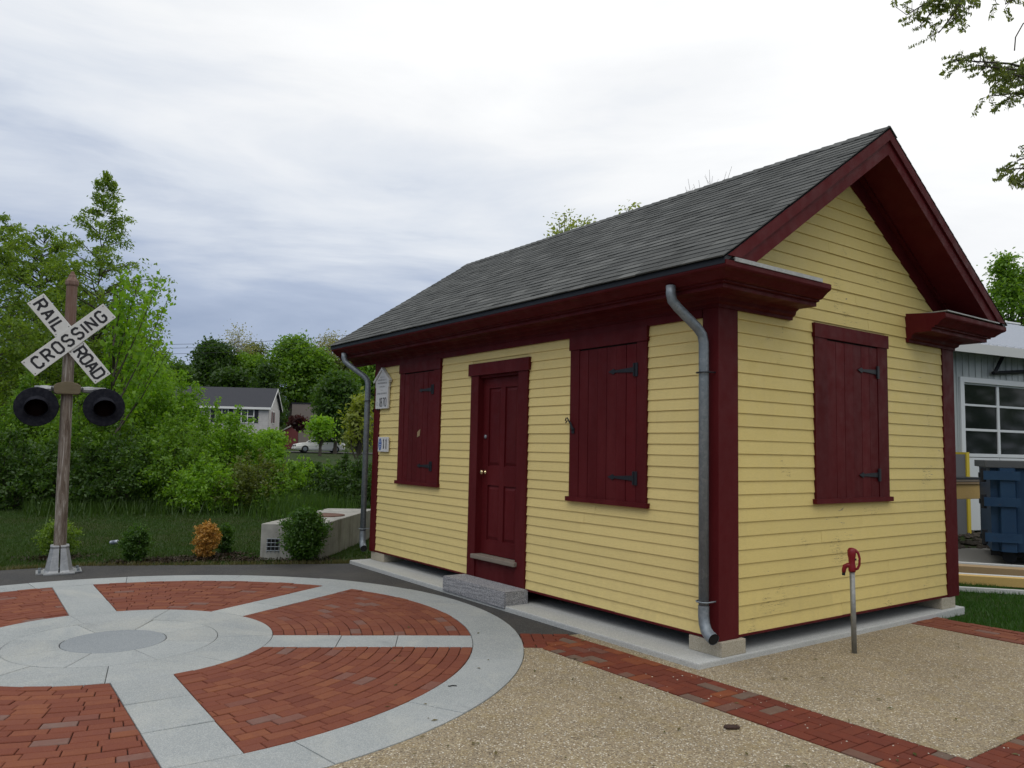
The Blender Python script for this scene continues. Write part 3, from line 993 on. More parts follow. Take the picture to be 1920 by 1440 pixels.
    for x in np.arange(RXL, ROX, 0.14):
        x1 = min(x + 0.15, ROX + 0.008)
        for s in (-1, 1):
            q = [(x, YC, RZR + 0.022), (x1, YC, RZR + 0.013), (x1, YC + s * 0.13, RZR + 0.013 - 0.13 * SLOPE), (x, YC + s * 0.13, RZR + 0.022 - 0.13 * SLOPE)]
            cap.add(q, [(0, 1, 2, 3) if s < 0 else (3, 2, 1, 0)])
    ob = cap.build('ridge_cap', MAT['shingle'], roof)
    b = MB(); b.box(RXL + 0.02, ROX - 0.05, YC - RH_ + 0.002, YC - RH_ + 0.02, RZE - 0.055, RZE - 0.004); b.build('eave_gap_shade', MAT['iron'], roof)  # black strip standing in for the shaded gap between shingles and cornice
    # gable overhang: rake boards, crown strip, soffit, rake frieze
    def sloped(y_out, y_in, d0, d1, x0, x1, name, par=house, mat=RED):
        """board following the roof from ridge to eave on one side, vertical offsets d0 (top) d1 (bottom) below the roof line"""
        b = MB(); zc = 3.166
        for s in (-1, 1):
            yt = min(y_out, (RZR - d0 - zc) / SLOPE); yb = min(y_out, (RZR - d1 - zc) / SLOPE)
            vs = []
            for x in (x0, x1):
                vs += [(x, YC, RZR - d0), (x, YC + s * yt, RZR - SLOPE * yt - d0), (x, YC + s * yb, RZR - SLOPE * yb - d1), (x, YC, RZR - d1)]
            f = [(0, 3, 2, 1), (4, 5, 6, 7), (0, 1, 5, 4), (2, 3, 7, 6), (1, 2, 6, 5)]
            if s > 0: f = [t[::-1] for t in f]
            b.add(vs, f)
        return b.build(name, mat, par)
    sloped(RH_ - 0.0, 0, 0.022, 0.125, ROX - 0.035, ROX + 0.002, 'rake_board')
    sloped(RH_ - 0.03, 0, 0.1255, 0.262, ROX - 0.045, ROX - 0.018, 'rake_board')
    sloped(RH_ - 0.06, 0, 0.225, 0.250, 0.006, ROX - 0.046, 'soffit')
    sloped(RH_ - 0.45, 0, 0.2505, 0.455, -0.018, 0.005, 'rake_frieze')
    sloped(RH_ - 0.40, 0, 0.2505, 0.285, 0.0055, 0.05, 'bed_moulding')
    # left end closing boards
    sloped(RH_, 0, 0.022, 0.26, RXL + 0.0, RXL + 0.03, 'rake_board')
    sloped(RH_ - 0.06, 0, 0.225, 0.250, RXL + 0.031, HX0 - 0.006, 'soffit')

    # shuttered windows
    def shutter_window(x0, x1, zs, zh, head_top, px0, px1, pz0, pz1, gable=False):
        """built facing -y with x along the wall; gable ones are turned a quarter"""
        b = MB()
        b.box(x0, px0, -0.010, 0.02, zs + 0.04, zh - 0.001); b.box(px1, x1, -0.010, 0.02, zs + 0.04, zh - 0.001)
        b.box(x0 - 0.012, x1 + 0.012, -0.020, 0.02, zh, head_top)
        w = b.build('window', RED, house)
        b = MB(); b.box(x0 - 0.03, x1 + 0.03, -0.034, 0.02, zs - 0.005, zs + 0.0395); b.build('sill', RED, w)
        b = MB(); b.box(px0, px1, 0.008, 0.016, pz0 - 0.02, pz1 + 0.01); b.build('shutter_backing', MAT['dark'], w)
        n = 6; pw = (px1 - px0 - 0.008) / n
        pb = MB(); t = 0.004
        pb.add([(0, 0, 0), (1, 0, 0), (1, 0, 1), (0, 0, 1), (-0.0, 0.014, 0), (1, 0.014, 0), (1, 0.014, 1), (0, 0.014, 1)],
               [(0, 1, 2, 3), (4, 0, 3, 7), (1, 5, 6, 2), (3, 2, 6, 7), (0, 4, 5, 1)])
        pm = pb.mesh('plank'); pm.materials.append(RED)
        for i in range(n):
            q = link('plank', pm, w)
            q.location = (px0 + 0.004 + i * pw + 0.0012, -0.006 + random.uniform(-0.0016, 0.0016), pz0)
            q.scale = (pw - random.choice((0.0035, 0.0065)), 1, pz1 - pz0 - 0.006)
        for zz in (pz0 + 0.215, pz1 - 0.245):
            h = MB(); e = px1 + 0.018
            h.box(e - 0.05, e, -0.018, -0.0105, zz - 0.062, zz + 0.062)
            h.tube([(e - 0.046, -0.02, zz - 0.06), (e - 0.046, -0.02, zz + 0.06)], 0.009, 8)
            L = 0.30
            P = [(e - 0.05, zz + 0.024), (e - 0.05, zz - 0.024), (e - 0.05 - L + 0.05, zz - 0.011), (e - 0.05 - L + 0.03, zz - 0.026), (e - 0.05 - L - 0.04, zz),
                 (e - 0.05 - L + 0.03, zz + 0.026), (e - 0.05 - L + 0.05, zz + 0.011)]
            h.add([(x, -0.0165, z) for x, z in P] + [(x, -0.0085, z) for x, z in P],
                  [tuple(range(7))[::-1], tuple(range(7, 14))] + [(i, (i + 1) % 7, (i + 1) % 7 + 7, i + 7) for i in range(7)])
            h.build('hinge', MAT['iron'], w)
        return w
    w2 = shutter_window(-1.86, -0.80, 1.165, 2.665, 2.80, -1.725, -0.925, 1.205, 2.655)
    # hook and eye catch on the right-hand front window
    h = MB()
    h.tube([(-1.80, -0.022, 1.865), (-1.825, -0.030, 1.93), (-1.845, -0.036, 1.955)], [0.014, 0.010, 0.008], 8)
    h.tube([(-1.845, -0.036, 1.955), (-1.862, -0.040, 1.985), (-1.882, -0.040, 1.982), (-1.892, -0.040, 1.955)], 0.0065, 6)
    h.tube([(-1.862, -0.040, 1.958), (-1.888, -0.040, 1.932)], 0.006, 6)
    h.box(-1.818, -1.782, -0.022, -0.0105, 1.83, 1.885)
    h.build('latch', MAT['iron'], w2)
    w1 = shutter_window(-5.50, -4.42, 1.165, 2.665, 2.80, -5.36, -4.58, 1.205, 2.655)
    q = MB(); q.add([(-4.97, -0.012, 1.79), (-4.90, -0.012, 1.81), (-4.885, -0.012, 1.90), (-4.94, -0.012, 1.875), (-4.965, -0.012, 1.86)], [(0, 1, 2, 3, 4)])
    q.build('paint_chip', MAT['lumber_dull'], w1)
    # gable window (turned so that its front faces +x)
    g = shutter_window(1.35, 2.615, 1.225, 2.755, 2.885, 1.545, 2.43, 1.265, 2.745)
    g.rotation_euler = (0, 0, math.pi / 2)

    # door
    x0, x1, zt = -3.69, -2.57, 2.52
    b = MB()
    b.box(x0, x0 + 0.16, -0.012, 0.02, ZB - 0.002, zt - 0.001); b.box(x1 - 0.17, x1, -0.012, 0.02, ZB - 0.002, zt - 0.001)
    b.box(x0 - 0.045, x1 + 0.03, -0.026, 0.02, zt, 2.662)
    # reveals
    b.box(x0 + 0.13, x0 + 0.1605, 0.0205, 0.14, ZB, zt); b.box(x1 - 0.1705, x1 - 0.14, 0.0205, 0.14, ZB, zt)
    b.box(x0 + 0.161, x1 - 0.171, 0.0205, 0.14, zt - 0.03, zt)
    df = b.build('door_frame', RED, house)
    b = MB(); b.box(x0 + 0.161, x1 - 0.171, 0.0035, 0.03, ZB - 0.002, 0.39); b.build('door_apron', RED, df)
    b = MB(); b.box(x0 + 0.13, x1 - 0.135, -0.055, 0.10, 0.395, 0.445)
    b.build('threshold', MAT['oldwood'], house, bevel=0.012)
    dx0, dx1, dz0, dz1 = x0 + 0.163, x1 - 0.173, 0.452, zt - 0.033
    b = MB(); b.box(dx0, dx1, 0.085, 0.12, dz0, dz1)
    door = b.build('door', RED, house)
    mid = (dx0 + dx1) / 2
    st = MB()
    for a, c, z0, z1 in ((dx0, dx0 + 0.115, dz0, dz1), (dx1 - 0.115, dx1, dz0, dz1), (mid - 0.045, mid + 0.045, dz0 + 0.161, dz1 - 0.121)):
        st.box(a, c, 0.068, 0.0845, z0, z1)
    for z0, z1 in ((dz0, dz0 + 0.16), (1.24, 1.46), (dz1 - 0.12, dz1)):
        if z0 == 1.24:
            st.box(dx0 + 0.116, mid - 0.046, 0.068, 0.0845, z0, z1); st.box(mid + 0.046, dx1 - 0.116, 0.068, 0.0845, z0, z1)
        else:
            st.box(dx0 + 0.116, dx1 - 0.116, 0.0682, 0.0845, z0, z1)
    st.build('door_rail', RED, door)
    for a, c in ((dx0 + 0.13, mid - 0.06), (mid + 0.06, dx1 - 0.13)):
        for z0, z1 in ((dz0 + 0.175, 1.225), (1.475, dz1 - 0.135)):
            p = MB()
            p.add([(a, 0.0845, z0), (c, 0.0845, z0), (c, 0.0845, z1), (a, 0.0845, z1), (a + 0.02, 0.074, z0 + 0.03), (c - 0.02, 0.074, z0 + 0.03), (c - 0.02, 0.074, z1 - 0.03), (a + 0.02, 0.074, z1 - 0.03)],
                  [(4, 5, 6, 7), (0, 1, 5, 4), (1, 2, 6, 5), (2, 3, 7, 6), (3, 0, 4, 7)])
            p.build('door_panel', RED, door)
    k = MB(); k.lathe([(0.026, 0.0), (0.028, 0.006), (0.012, 0.012), (0.010, 0.03), (0.024, 0.038), (0.028, 0.052), (0.018, 0.062)], (dx0 + 0.06, 0.068, 1.385), 16, 'y'); k.build('handle', MAT['brass'], door, smooth=True)
    k = MB(); k.lathe([(0.022, 0.0), (0.022, 0.01), (0.012, 0.018)], (dx0 + 0.06, 0.068, 1.80), 14, 'y'); k.build('lock', MAT['galv'], door)

    # downspouts
    def spout(xt, xb, toe):
        b = MB(); r = 0.041
        top = (xt, -0.335, 3.03)
        dx = xb - xt
        pts = [top, (xt, -0.335, 2.96), (xt + 0.05 * dx, -0.325, 2.905), (xt + 0.2 * dx, -0.285, 2.855), (xt + 0.82 * dx, -0.125, 2.69), (xt + 0.95 * dx, -0.085, 2.635), (xb, -0.073, 2.57), (xb, -0.072, 2.48), (xb, -0.072, 0.42)]
        b.tube(pts, r, 12)
        ds = b.build('downspout', MAT['galv'], house, smooth=True)
        e = MB(); e.tube([(xb, -0.072, 0.44), (xb, -0.073, 0.36), (xb + 0.010, -0.076, 0.30), (xb + 0.035, -0.084, 0.252), (xb + 0.075, -0.095, 0.222), (xb + 0.135, -0.112, 0.203)],
                         [0.044, 0.044, 0.045, 0.046, 0.047, 0.049], 14, cap=False)
        e.build('elbow', MAT['galv'], ds, smooth=True)
        e = MB(); e.tube([(xb + 0.1305, -0.1107, 0.2044), (xb + 0.132, -0.1112, 0.2040)], 0.0445, 14); e.build('opening', MAT['dark'], ds)
        for z in (2.32, 0.47):
            s = MB(); s.tube([(xb - 0.065, 0.012, z + 0.004), (xb - 0.055, -0.10, z), (xb - 0.03, -0.124, z), (xb + 0.03, -0.124, z), (xb + 0.055, -0.10, z), (xb + 0.065, 0.012, z + 0.004)], 0.006, 6)
            s.build('strap', MAT['iron'] if z > 1 else MAT['galv'], ds)
        return ds
    spout(-0.215, -0.092, 1.0)
    spout(-6.66, -6.37, 1.0)
    # blocks that carry the house
    for x, y, lx, ly in ((-0.135, 0.145, 0.34, 0.30), (-0.2, 3.8, 0.4, 0.3), (-6.05, 0.17, 0.40, 0.32), (-6.05, 3.8, 0.4, 0.3), (-3.1, 2.0, 0.4, 0.4)):
        b = MB(); b.box(x - lx / 2, x + lx / 2, y - ly / 2, y + ly / 2, 0.0452, ZB - 0.026)
        b.build('foundation_block', MAT['concrete_block'], house, bevel=0.006)


build_house()

# granite step in front of the door
m = MB(); m.box(-3.74, -2.50, -0.308, 0.001, 0.012, 0.1855)
me_step = m
bmx = bmesh.new(); me = m.mesh('granite_step'); bmx.from_mesh(me)
bmesh.ops.bevel(bmx, geom=list(bmx.edges), offset=0.012, segments=2, affect='EDGES')
bmesh.ops.subdivide_edges(bmx, edges=list(bmx.edges), cuts=6, use_grid_fill=True)
for v in bmx.verts:
    v.co += Vector((random.uniform(-1, 1), random.uniform(-1, 1), random.uniform(-0.5, 0.5))) * 0.002
bmx.to_mesh(me); bmx.free(); me.materials.append(MAT['granite_rough'])
step = link('granite_step', me); step.location = (0, -0.0, 0.0)
tag(step, 'rough grey granite block used as step below the red door', 'step')

# ------------------------------------------------------------------ lettering
GL = {
    'C': [[(4, 4.8), (3, 6), (1, 6), (0, 5), (0, 1), (1, 0), (3, 0), (4, 1.2)]],
    'R': [[(0, 0), (0, 6), (3, 6), (4, 5), (4, 4), (3, 3), (0.4, 3)], [(2.0, 2.8), (3.9, 0)]],
    'O': [[(1, 0), (0, 1), (0, 5), (1, 6), (3, 6), (4, 5), (4, 1), (3, 0), 'c']],
    'S': [[(4, 4.9), (3, 6), (1, 6), (0, 5), (0, 4), (1, 3.1), (3, 2.9), (4, 2), (4, 1), (3, 0), (1, 0), (0, 1.1)]],
    'I': [[(0, 0), (0, 6)]],
    'N': [[(0, 0), (0, 6)], [(0.1, 5.8), (3.9, 0.2)], [(4, 0), (4, 6)]],
    'G': [[(4, 4.8), (3, 6), (1, 6), (0, 5), (0, 1), (1, 0), (3, 0), (4, 1), (4, 2.8), (2.5, 2.8)]],
    'A': [[(0, 0), (1.85, 6)], [(2.15, 6), (4, 0)], [(0.9, 2), (3.1, 2)]],
    'L': [[(0, 6), (0, 0), (3.6, 0)]],
    'D': [[(0, 0), (0, 6), (3, 6), (4, 5), (4, 1), (3, 0), 'c']],
    '1': [[(0.6, 5.2), (1.6, 6), (1.6, 0)]],
    '8': [[(1, 3), (0, 4), (0, 5), (1, 6), (3, 6), (4, 5), (4, 4), (3, 3), 'c'], [(1, 2.9), (0, 2), (0, 1), (1, 0), (3, 0), (4, 1), (4, 2), (3, 2.9), 'c']],
    '7': [[(0, 6), (4, 6), (1.6, 0)]],
    '0': [[(1, 0), (0, 1), (0, 5), (1, 6), (3, 6), (4, 5), (4, 1), (3, 0), 'c']],
    'c': [[(3, 3), (2.2, 3.6), (1, 3.6), (0.2, 2.8), (0.2, 0.8), (1, 0), (2.2, 0), (3, 0.7)]],
}
WID = {'I': 0, '1': 1.6, 'L': 3.6, 'c': 3}


def ribbon(b, pts, closed, w, y):
    P = [np.array(p, float) for p in pts]; n = len(P); Lf, Rt = [], []
    for i in range(n):
        if closed: a, c = P[i - 1], P[(i + 1) % n]
        else: a, c = P[max(i - 1, 0)], P[min(i + 1, n - 1)]
        e1 = P[i] - a; e2 = c - P[i]
        if np.linalg.norm(e1) < 1e-6: e1 = e2
        if np.linalg.norm(e2) < 1e-6: e2 = e1
        e1 = e1 / np.linalg.norm(e1); e2 = e2 / np.linalg.norm(e2)
        n1 = np.array([-e1[1], e1[0]]); n2 = np.array([-e2[1], e2[0]])
        k = (n1 + n2) / max(0.3, 1 + n1 @ n2)
        Lf.append(P[i] + k * w / 2); Rt.append(P[i] - k * w / 2)
    vs = [(p[0], y, p[1]) for p in Lf] + [(p[0], y, p[1]) for p in Rt]
    fs = [(i, n + i, n + (i + 1) % n, (i + 1) % n) for i in range(n if closed else n - 1)]
    b.add(vs, fs)


def text_mesh(txt, height, gap, stroke, y=0.0, wscale=1.0):
    """letters in the x-z plane facing -y, centred on the origin"""
    b = MB(); u = height / 6.0; x = 0.0; ly = 0
    for ch in txt:
        wd = WID.get(ch, 4) * u * wscale
        for s in GL.get(ch, []):
            cl = s[-1] == 'c'; pts = [(x + p[0] * u * wscale, p[1] * u) for p in (s[:-1] if cl else s)]
            ribbon(b, pts, cl, stroke, y - 0.0004 * (ly % 3)); ly += 1
        x += wd + gap
    tot = x - gap
    b.v = [(p[0] - tot / 2, p[1], p[2] - height / 2) for p in b.v]
    return b, tot


# ------------------------------------------------------------------ railroad crossing signal
def build_signal():
    base = on_ground(110, 1072)
    face = math.atan2(CAM[1] - base[1], CAM[0] - base[0]) + math.pi / 2      # local -y looks at the camera
    sig = thing('crossing_signal', 'old wooden railroad crossing signal with white crossbuck and two black lamps', 'railroad signal', (base[0], base[1], 0), face + 0.03)
    sig.rotation_euler = (0, -0.018, sig.rotation_euler[2])
    b = MB()
    b.tube([(0, 0, 0.28), (0, 0, 1.2), (0, 0, 2.4), (0, 0, 3.66)], [0.072, 0.070, 0.068, 0.064], 20)
    post = b.build('post', MAT['post'], sig, smooth=False)
    b = MB(); b.lathe([(0.072, 3.655), (0.079, 3.67), (0.079, 3.71), (0.068, 3.73), (0.046, 3.765), (0.042, 3.79), (0.026, 3.81), (0.02, 3.835), (0.004, 3.845)], n=18)
    b.build('post_cap', MAT['post'], sig)
    # flared aluminium base in two halves
    al = galv_mat('cast_aluminium', (0.30, 0.31, 0.32), (0.44, 0.45, 0.46))
    for s in (-1, 1):
        b = MB()
        P0 = [(0.010, -0.205), (0.13, -0.205), (0.185, -0.13), (0.185, 0.13), (0.13, 0.205), (0.010, 0.205)]
        P1 = [(0.008, -0.125), (0.075, -0.125), (0.112, -0.075), (0.112, 0.075), (0.075, 0.125), (0.008, 0.125)]
        P0 = [(s * x, y) for x, y in P0]; P1 = [(s * x, y) for x, y in P1]
        lev = [(P0, 0.012, 1.0), (P0, 0.035, 0.93), (P1, 0.30, 1.03), (P1, 0.325, 1.08), (P1, 0.338, 1.02)]
        vs = []
        for P, z, k in lev: vs += [(x * k * 0.88, y * k * 0.9, z) for x, y in P]
        fs = [tuple(range(6)), tuple(range(24, 30))]
        for l in range(4):
            for i in range(6):
                j = (i + 1) % 6; fs.append((l * 6 + i, l * 6 + j, (l + 1) * 6 + j, (l + 1) * 6 + i))
        b.add(vs, fs); b.build('base_shell', al, sig, bevel=0.006)
    b = MB(); b.box(-0.25, 0.25, -0.17, 0.17, 0.0, 0.014); b.box(-0.17, 0.17, -0.26, 0.26, -0.002, 0.012)
    bp = b.build('base_plate', al, sig)
    for x, y in ((-0.21, -0.12), (0.21, -0.12), (-0.21, 0.12), (0.21, 0.12)):
        k = MB(); k.tube([(x, y, 0.0135), (x, y, 0.045)], 0.018, 6); k.build('bolt', MAT['galv'], bp)

    # crossbuck blades
    ZC = 2.945
    A1, A2 = math.radians(43.0), math.radians(-51.0)
    def blade(length, width, ang, cx, cz, y, txt, h, gap, st):
        b = MB(); b.box(-length / 2, length / 2, 0, 0.016, -width / 2, width / 2)
        o = b.build('crossbuck_blade', MAT['sign'], sig, bevel=0.004)
        o.location = (cx, y, cz); o.rotation_euler = (0, -ang, 0)
        t, tot = text_mesh(txt, h, gap, st, -0.0015, 0.94)
        tb = t.build('lettering', MAT['black'], o)
        for sx in (-1, 1):
            for sz in (-1, 1):
                q = MB(); q.lathe([(0.006, 0.0), (0.006, 0.004)], (sx * (length / 2 - 0.025), -0.0005, sz * (width / 2 - 0.025)), 8, 'y'); q.build('screw', MAT['iron'], o)
        return o
    L1 = 1.20; W1 = 0.232
    blade(L1, W1, A1, 0.0, ZC, -0.125, 'CROSSING', 0.142, 0.056, 0.028)
    d2 = np.array([math.cos(A2), math.sin(A2)])
    Lr = 0.52
    for sgn, txt, gp in ((-1, 'RAIL', 0.052), (1, 'ROAD', 0.026)):
        c = d2 * sgn * (0.632 - Lr / 2)
        blade(Lr, 0.228, A2, c[0], ZC + c[1], -0.108, txt, 0.140, gp, 0.0285)
    b = MB(); b.box(-0.06, 0.06, -0.106, -0.075, ZC - 0.12, ZC + 0.12); b.build('bracket', MAT['galv'], sig)
    # crossarm and saddle
    ZA = 2.315
    b = MB(); b.tube([(-0.36, -0.02, ZA), (0.44, -0.02, ZA)], 0.030, 10); arm = b.build('crossarm', al, sig, smooth=True)
    b = MB()
    P = [(-0.15, 0.035), (-0.11, 0.065), (-0.04, 0.085), (0.04, 0.085), (0.11, 0.065), (0.15, 0.035), (0.145, -0.055), (0.12, -0.072), (-0.12, -0.072), (-0.145, -0.055)]
    b.add([(x, -0.135, ZA + z) for x, z in P] + [(x * 1.04, -0.02, ZA + z * 1.06) for x, z in P],
          [tuple(range(10)), tuple(range(10, 20))[::-1]] + [((i + 1) % 10, i, i + 10, (i + 1) % 10 + 10) for i in range(10)])
    b.build('saddle', MAT['saddle'], sig, bevel=0.008)
    for s in (-1, 1):
        b = MB(); b.tube([(s * 0.17, -0.07, ZA - 0.01), (s * 0.24, -0.04, ZA - 0.01), (s * 0.30, -0.03, ZA)], [0.035, 0.045, 0.034], 8); b.build('clamp', al, arm)
    # lamps
    sb = M('matt_black_paint', (0.014, 0.015, 0.021), 0.8, spec=0.08); nn = N(sb); cc = nn.mix(nn.ramp(nn.noise(25, 5), [(0.4, W3(0)), (0.75, W3(0.7))]), (0.012, 0.013, 0.019), (0.035, 0.036, 0.044)); nn.color(cc)
    for cx, cz in ((-0.33, 2.075), (0.425, 2.085)):
        b = MB(); b.lathe([(0.02, 0.03), (0.240, 0.03), (0.246, 0.036), (0.240, 0.044), (0.02, 0.044)], (cx, -0.06, cz), 40, 'y', cap=False)
        bk = b.build('backplate', sb, sig)
        b = MB(); b.lathe([(0.118, -0.10), (0.13, 0.0), (0.13, 0.046)], (cx, -0.06, cz), 28, 'y'); b.build('lamp_housing', sb, sig, smooth=True)
        b = MB(); b.lathe([(0.005, 0.072), (0.06, 0.066), (0.118, 0.05)], (cx, -0.06, cz), 28, 'y', cap=False)
        b.build('lens', MAT['lens'], sig, smooth=True)
        # hood: upper half sleeve, longer on top
        b = MB(); n = 29; vs = []; ro, ri = 0.138, 0.131
        for i in range(n):
            a = math.radians(-60 + 300 * i / (n - 1)); k = (0.5 + 0.5 * math.sin(a)) ** 0.8
            dpt = 0.03 + 0.17 * k
            for r in (ro, ri):
                vs.append((cx + r * math.cos(a), -0.105, cz + r * math.sin(a)))
                vs.append((cx + r * math.cos(a) * 0.98, -0.105 - dpt, cz + r * math.sin(a) * 0.98 - 0.045 * k))
        fs = []
        for i in range(n - 1):
            q = i * 4; e = q + 4
            fs += [(q, e, e + 1, q + 1), (q + 2, q + 3, e + 3, e + 2), (q + 1, e + 1, e + 3, q + 3)]
        b.add(vs, fs); b.build('hood', sb, sig, smooth=True)
        b = MB(); b.tube([(cx, -0.0, cz + 0.1), (cx, -0.02, ZA)], 0.03, 8); b.build('hanger', sb, sig)


def sign_mat():
    m = M('white_enamel_sign', (0.62, 0.62, 0.60), 0.45); n = N(m)
    c = n.mix(n.ramp(n.noise(6, 6, 0.6), [(0.4, W3(0)), (0.75, W3(0.6))]), (0.66, 0.66, 0.645), (0.52, 0.51, 0.48))
    n.color(c); return m


MAT['sign'] = sign_mat()
MAT['lens'] = M('blackened_lens', (0.004, 0.0006, 0.0006), 0.5, spec=0.05)  # red lens coloured near black to paint in the shade inside the hood
build_signal()

# ------------------------------------------------------------------ plaques on the wall
def build_plaques():
    y0 = -0.004
    p = thing('house_plaque', 'white house shaped plaque dated 1870 hung at the left end of yellow wall', 'plaque', (-5.995, y0, 2.20))
    b = MB()
    P = [(-0.19, 0), (0.19, 0), (0.19, 0.30), (0.205, 0.30), (0.205, 0.42), (0, 0.565), (-0.205, 0.42), (-0.205, 0.30), (-0.19, 0.30)]
    b.add([(x, -0.028, z) for x, z in P] + [(x, 0, z) for x, z in P], [tuple(range(9)), tuple(range(9, 18))[::-1]] + [((i + 1) % 9, i, i + 9, (i + 1) % 9 + 9) for i in range(9)])
    b.build('board', MAT['plaque'], p)
    b = MB()
    for s in (-1, 1):
        a, c = np.array([0, 0.59]), np.array([s * 0.255, 0.40]); d = (c - a) / np.linalg.norm(c - a); q = np.array([-d[1], d[0]]) * 0.035 * (1 if s < 0 else -1)
        q = q if q[1] < 0 else -q
        vs = [(x, y, z) for y in (-0.045, 0.0) for x, z in (a, c, c + q, a + q * np.array([0, 1.25]))]
        f = [(0, 1, 2, 3), (7, 6, 5, 4), (0, 4, 5, 1), (2, 6, 7, 3), (1, 5, 6, 2)]
        b.add(vs, f if s < 0 else [t[::-1] for t in f])
    b.build('pediment', MAT['plaque'], p)
    t, _ = text_mesh('1870', 0.115, 0.022, 0.013, -0.030, 0.58); t.v = [(x + 0.035, y, z + 0.09) for x, y, z in t.v]; t.build('lettering', MAT['black'], p)
    t, _ = text_mesh('c', 0.07, 0.01, 0.007, -0.030, 0.7); t.v = [(x - 0.135, y, z + 0.085) for x, y, z in t.v]; t.build('lettering', MAT['greyprint'], p)
    # rows of small print, too worn to read: broken strokes
    b = MB(); rr = random.Random(3)
    for z, w, h in ((0.445, 0.13, 0.012), (0.40, 0.25, 0.022), (0.355, 0.28, 0.022), (0.305, 0.16, 0.02), (0.262, 0.04, 0.004), (0.205, 0.30, 0.022)):
        x = -w / 2
        while x < w / 2:
            lw = rr.uniform(0.010, 0.017)
            if h < 0.01: b.add([(-w / 2, -0.0292, z), (w / 2, -0.0292, z), (w / 2, -0.0292, z + h), (-w / 2, -0.0292, z + h)], [(0, 1, 2, 3)]); break
            for dx in (0, lw * 0.6):
                b.add([(x + dx, -0.0292, z), (x + dx + 0.0038, -0.0292, z), (x + dx + 0.0038, -0.0292, z + h), (x + dx, -0.0292, z + h)], [(0, 1, 2, 3)])
            if rr.random() < 0.8:
                zz = z + rr.choice((0.0, 0.45, 0.8)) * h
                b.add([(x, -0.0296, zz), (x + lw * 0.75, -0.0296, zz), (x + lw * 0.75, -0.0296, zz + 0.0035), (x, -0.0296, zz + 0.0035)], [(0, 1, 2, 3)])
            x += lw + rr.choice((0.004, 0.004, 0.012))
    b.build('small_print', MAT['greyprint'], p)

    q = thing('number_sign', 'small white number 11 sign with blue oval emblem low on wall', 'sign', (-5.92, y0, 1.585))
    b = MB(); b.box(-0.155, 0.155, -0.022, 0, 0, 0.21); b.build('board', MAT['plaque'], q, bevel=0.006)
    for x in (0.012, 0.088):
        t, _ = text_mesh('1', 0.125, 0.01, 0.024, -0.0245, 0.6); t.v = [(a + x, y, z + 0.105) for a, y, z in t.v]; t.build('digit', MAT['black'], q)
    b = MB(); n = 24
    b.add([(-0.09 + 0.048 * math.cos(2 * math.pi * i / n), -0.0235, 0.108 + 0.085 * math.sin(2 * math.pi * i / n)) for i in range(n)], [tuple(range(n))])
    e = b.build('emblem', MAT['blue'], q)
    b = MB()
    for z, w in ((0.158, 0.02), (0.135, 0.05), (0.098, 0.055), (0.072, 0.045), (0.05, 0.025)):
        b.add([(-0.09 - w / 2, -0.0245, z), (-0.09 + w / 2, -0.0245, z), (-0.09 + w / 2, -0.0245, z + 0.009), (-0.09 - w / 2, -0.0245, z + 0.009)], [(0, 1, 2, 3)])
    b.build('emblem_detail', MAT['plaque'], e)


MAT['plaque'] = M('plaque_white', (0.60, 0.60, 0.60), 0.6)
build_plaques()

# ------------------------------------------------------------------ yard hydrant
def build_hydrant():
    g = on_ground(1602, 1224)
    rz = math.atan2(CAM[1] - g[1], CAM[0] - g[0]) + math.pi / 2
    h = thing('yard_hydrant', 'galvanised standpipe hydrant with red cast head in the pebbled paving', 'hydrant', (g[0], g[1], -0.01), rz)
    h.rotation_euler = (0, -0.012, rz)
    red = M('hydrant_red', (0.20, 0.006, 0.014), 0.45)
    b = MB(); b.tube([(0, 0, 0), (0, 0, 0.70)], 0.0215, 16); b.build('pipe', galv_mat('hydrant_pipe', (0.24, 0.245, 0.235), (0.36, 0.36, 0.345)), h, smooth=True)
    b = MB()
    b.lathe([(0.028, 0.685), (0.030, 0.70), (0.030, 0.735), (0.026, 0.75), (0.028, 0.80), (0.034, 0.825), (0.034, 0.865), (0.022, 0.885), (0.008, 0.888)], n=16)
    b.tube([(-0.005, 0, 0.74), (-0.035, 0, 0.737), (-0.056, 0, 0.727), (-0.064, 0, 0.70), (-0.067, 0, 0.676)], [0.024, 0.021, 0.020, 0.018, 0.016], 12)
    b.build('head', red, h, smooth=True)
    b = MB(); b.tube([(-0.0665, 0, 0.678), (-0.069, 0, 0.652)], 0.0135, 12); b.build('spout', MAT['iron'], h)
    b = MB(); b.tube([(0.005, 0, 0.872), (0.03, 0, 0.868), (0.052, 0, 0.845), (0.062, 0, 0.80), (0.058, 0, 0.745), (0.044, 0, 0.715), (0.024, 0, 0.708)], [0.016, 0.014, 0.011, 0.010, 0.010, 0.011, 0.013], 10)
    b.build('handle', red, h, smooth=True)
    b = MB(); b.tube([(0.027, -0.0, 0.79), (0.037, 0, 0.79)], 0.009, 8); b.build('bolt', MAT['iron'], h)


build_hydrant()

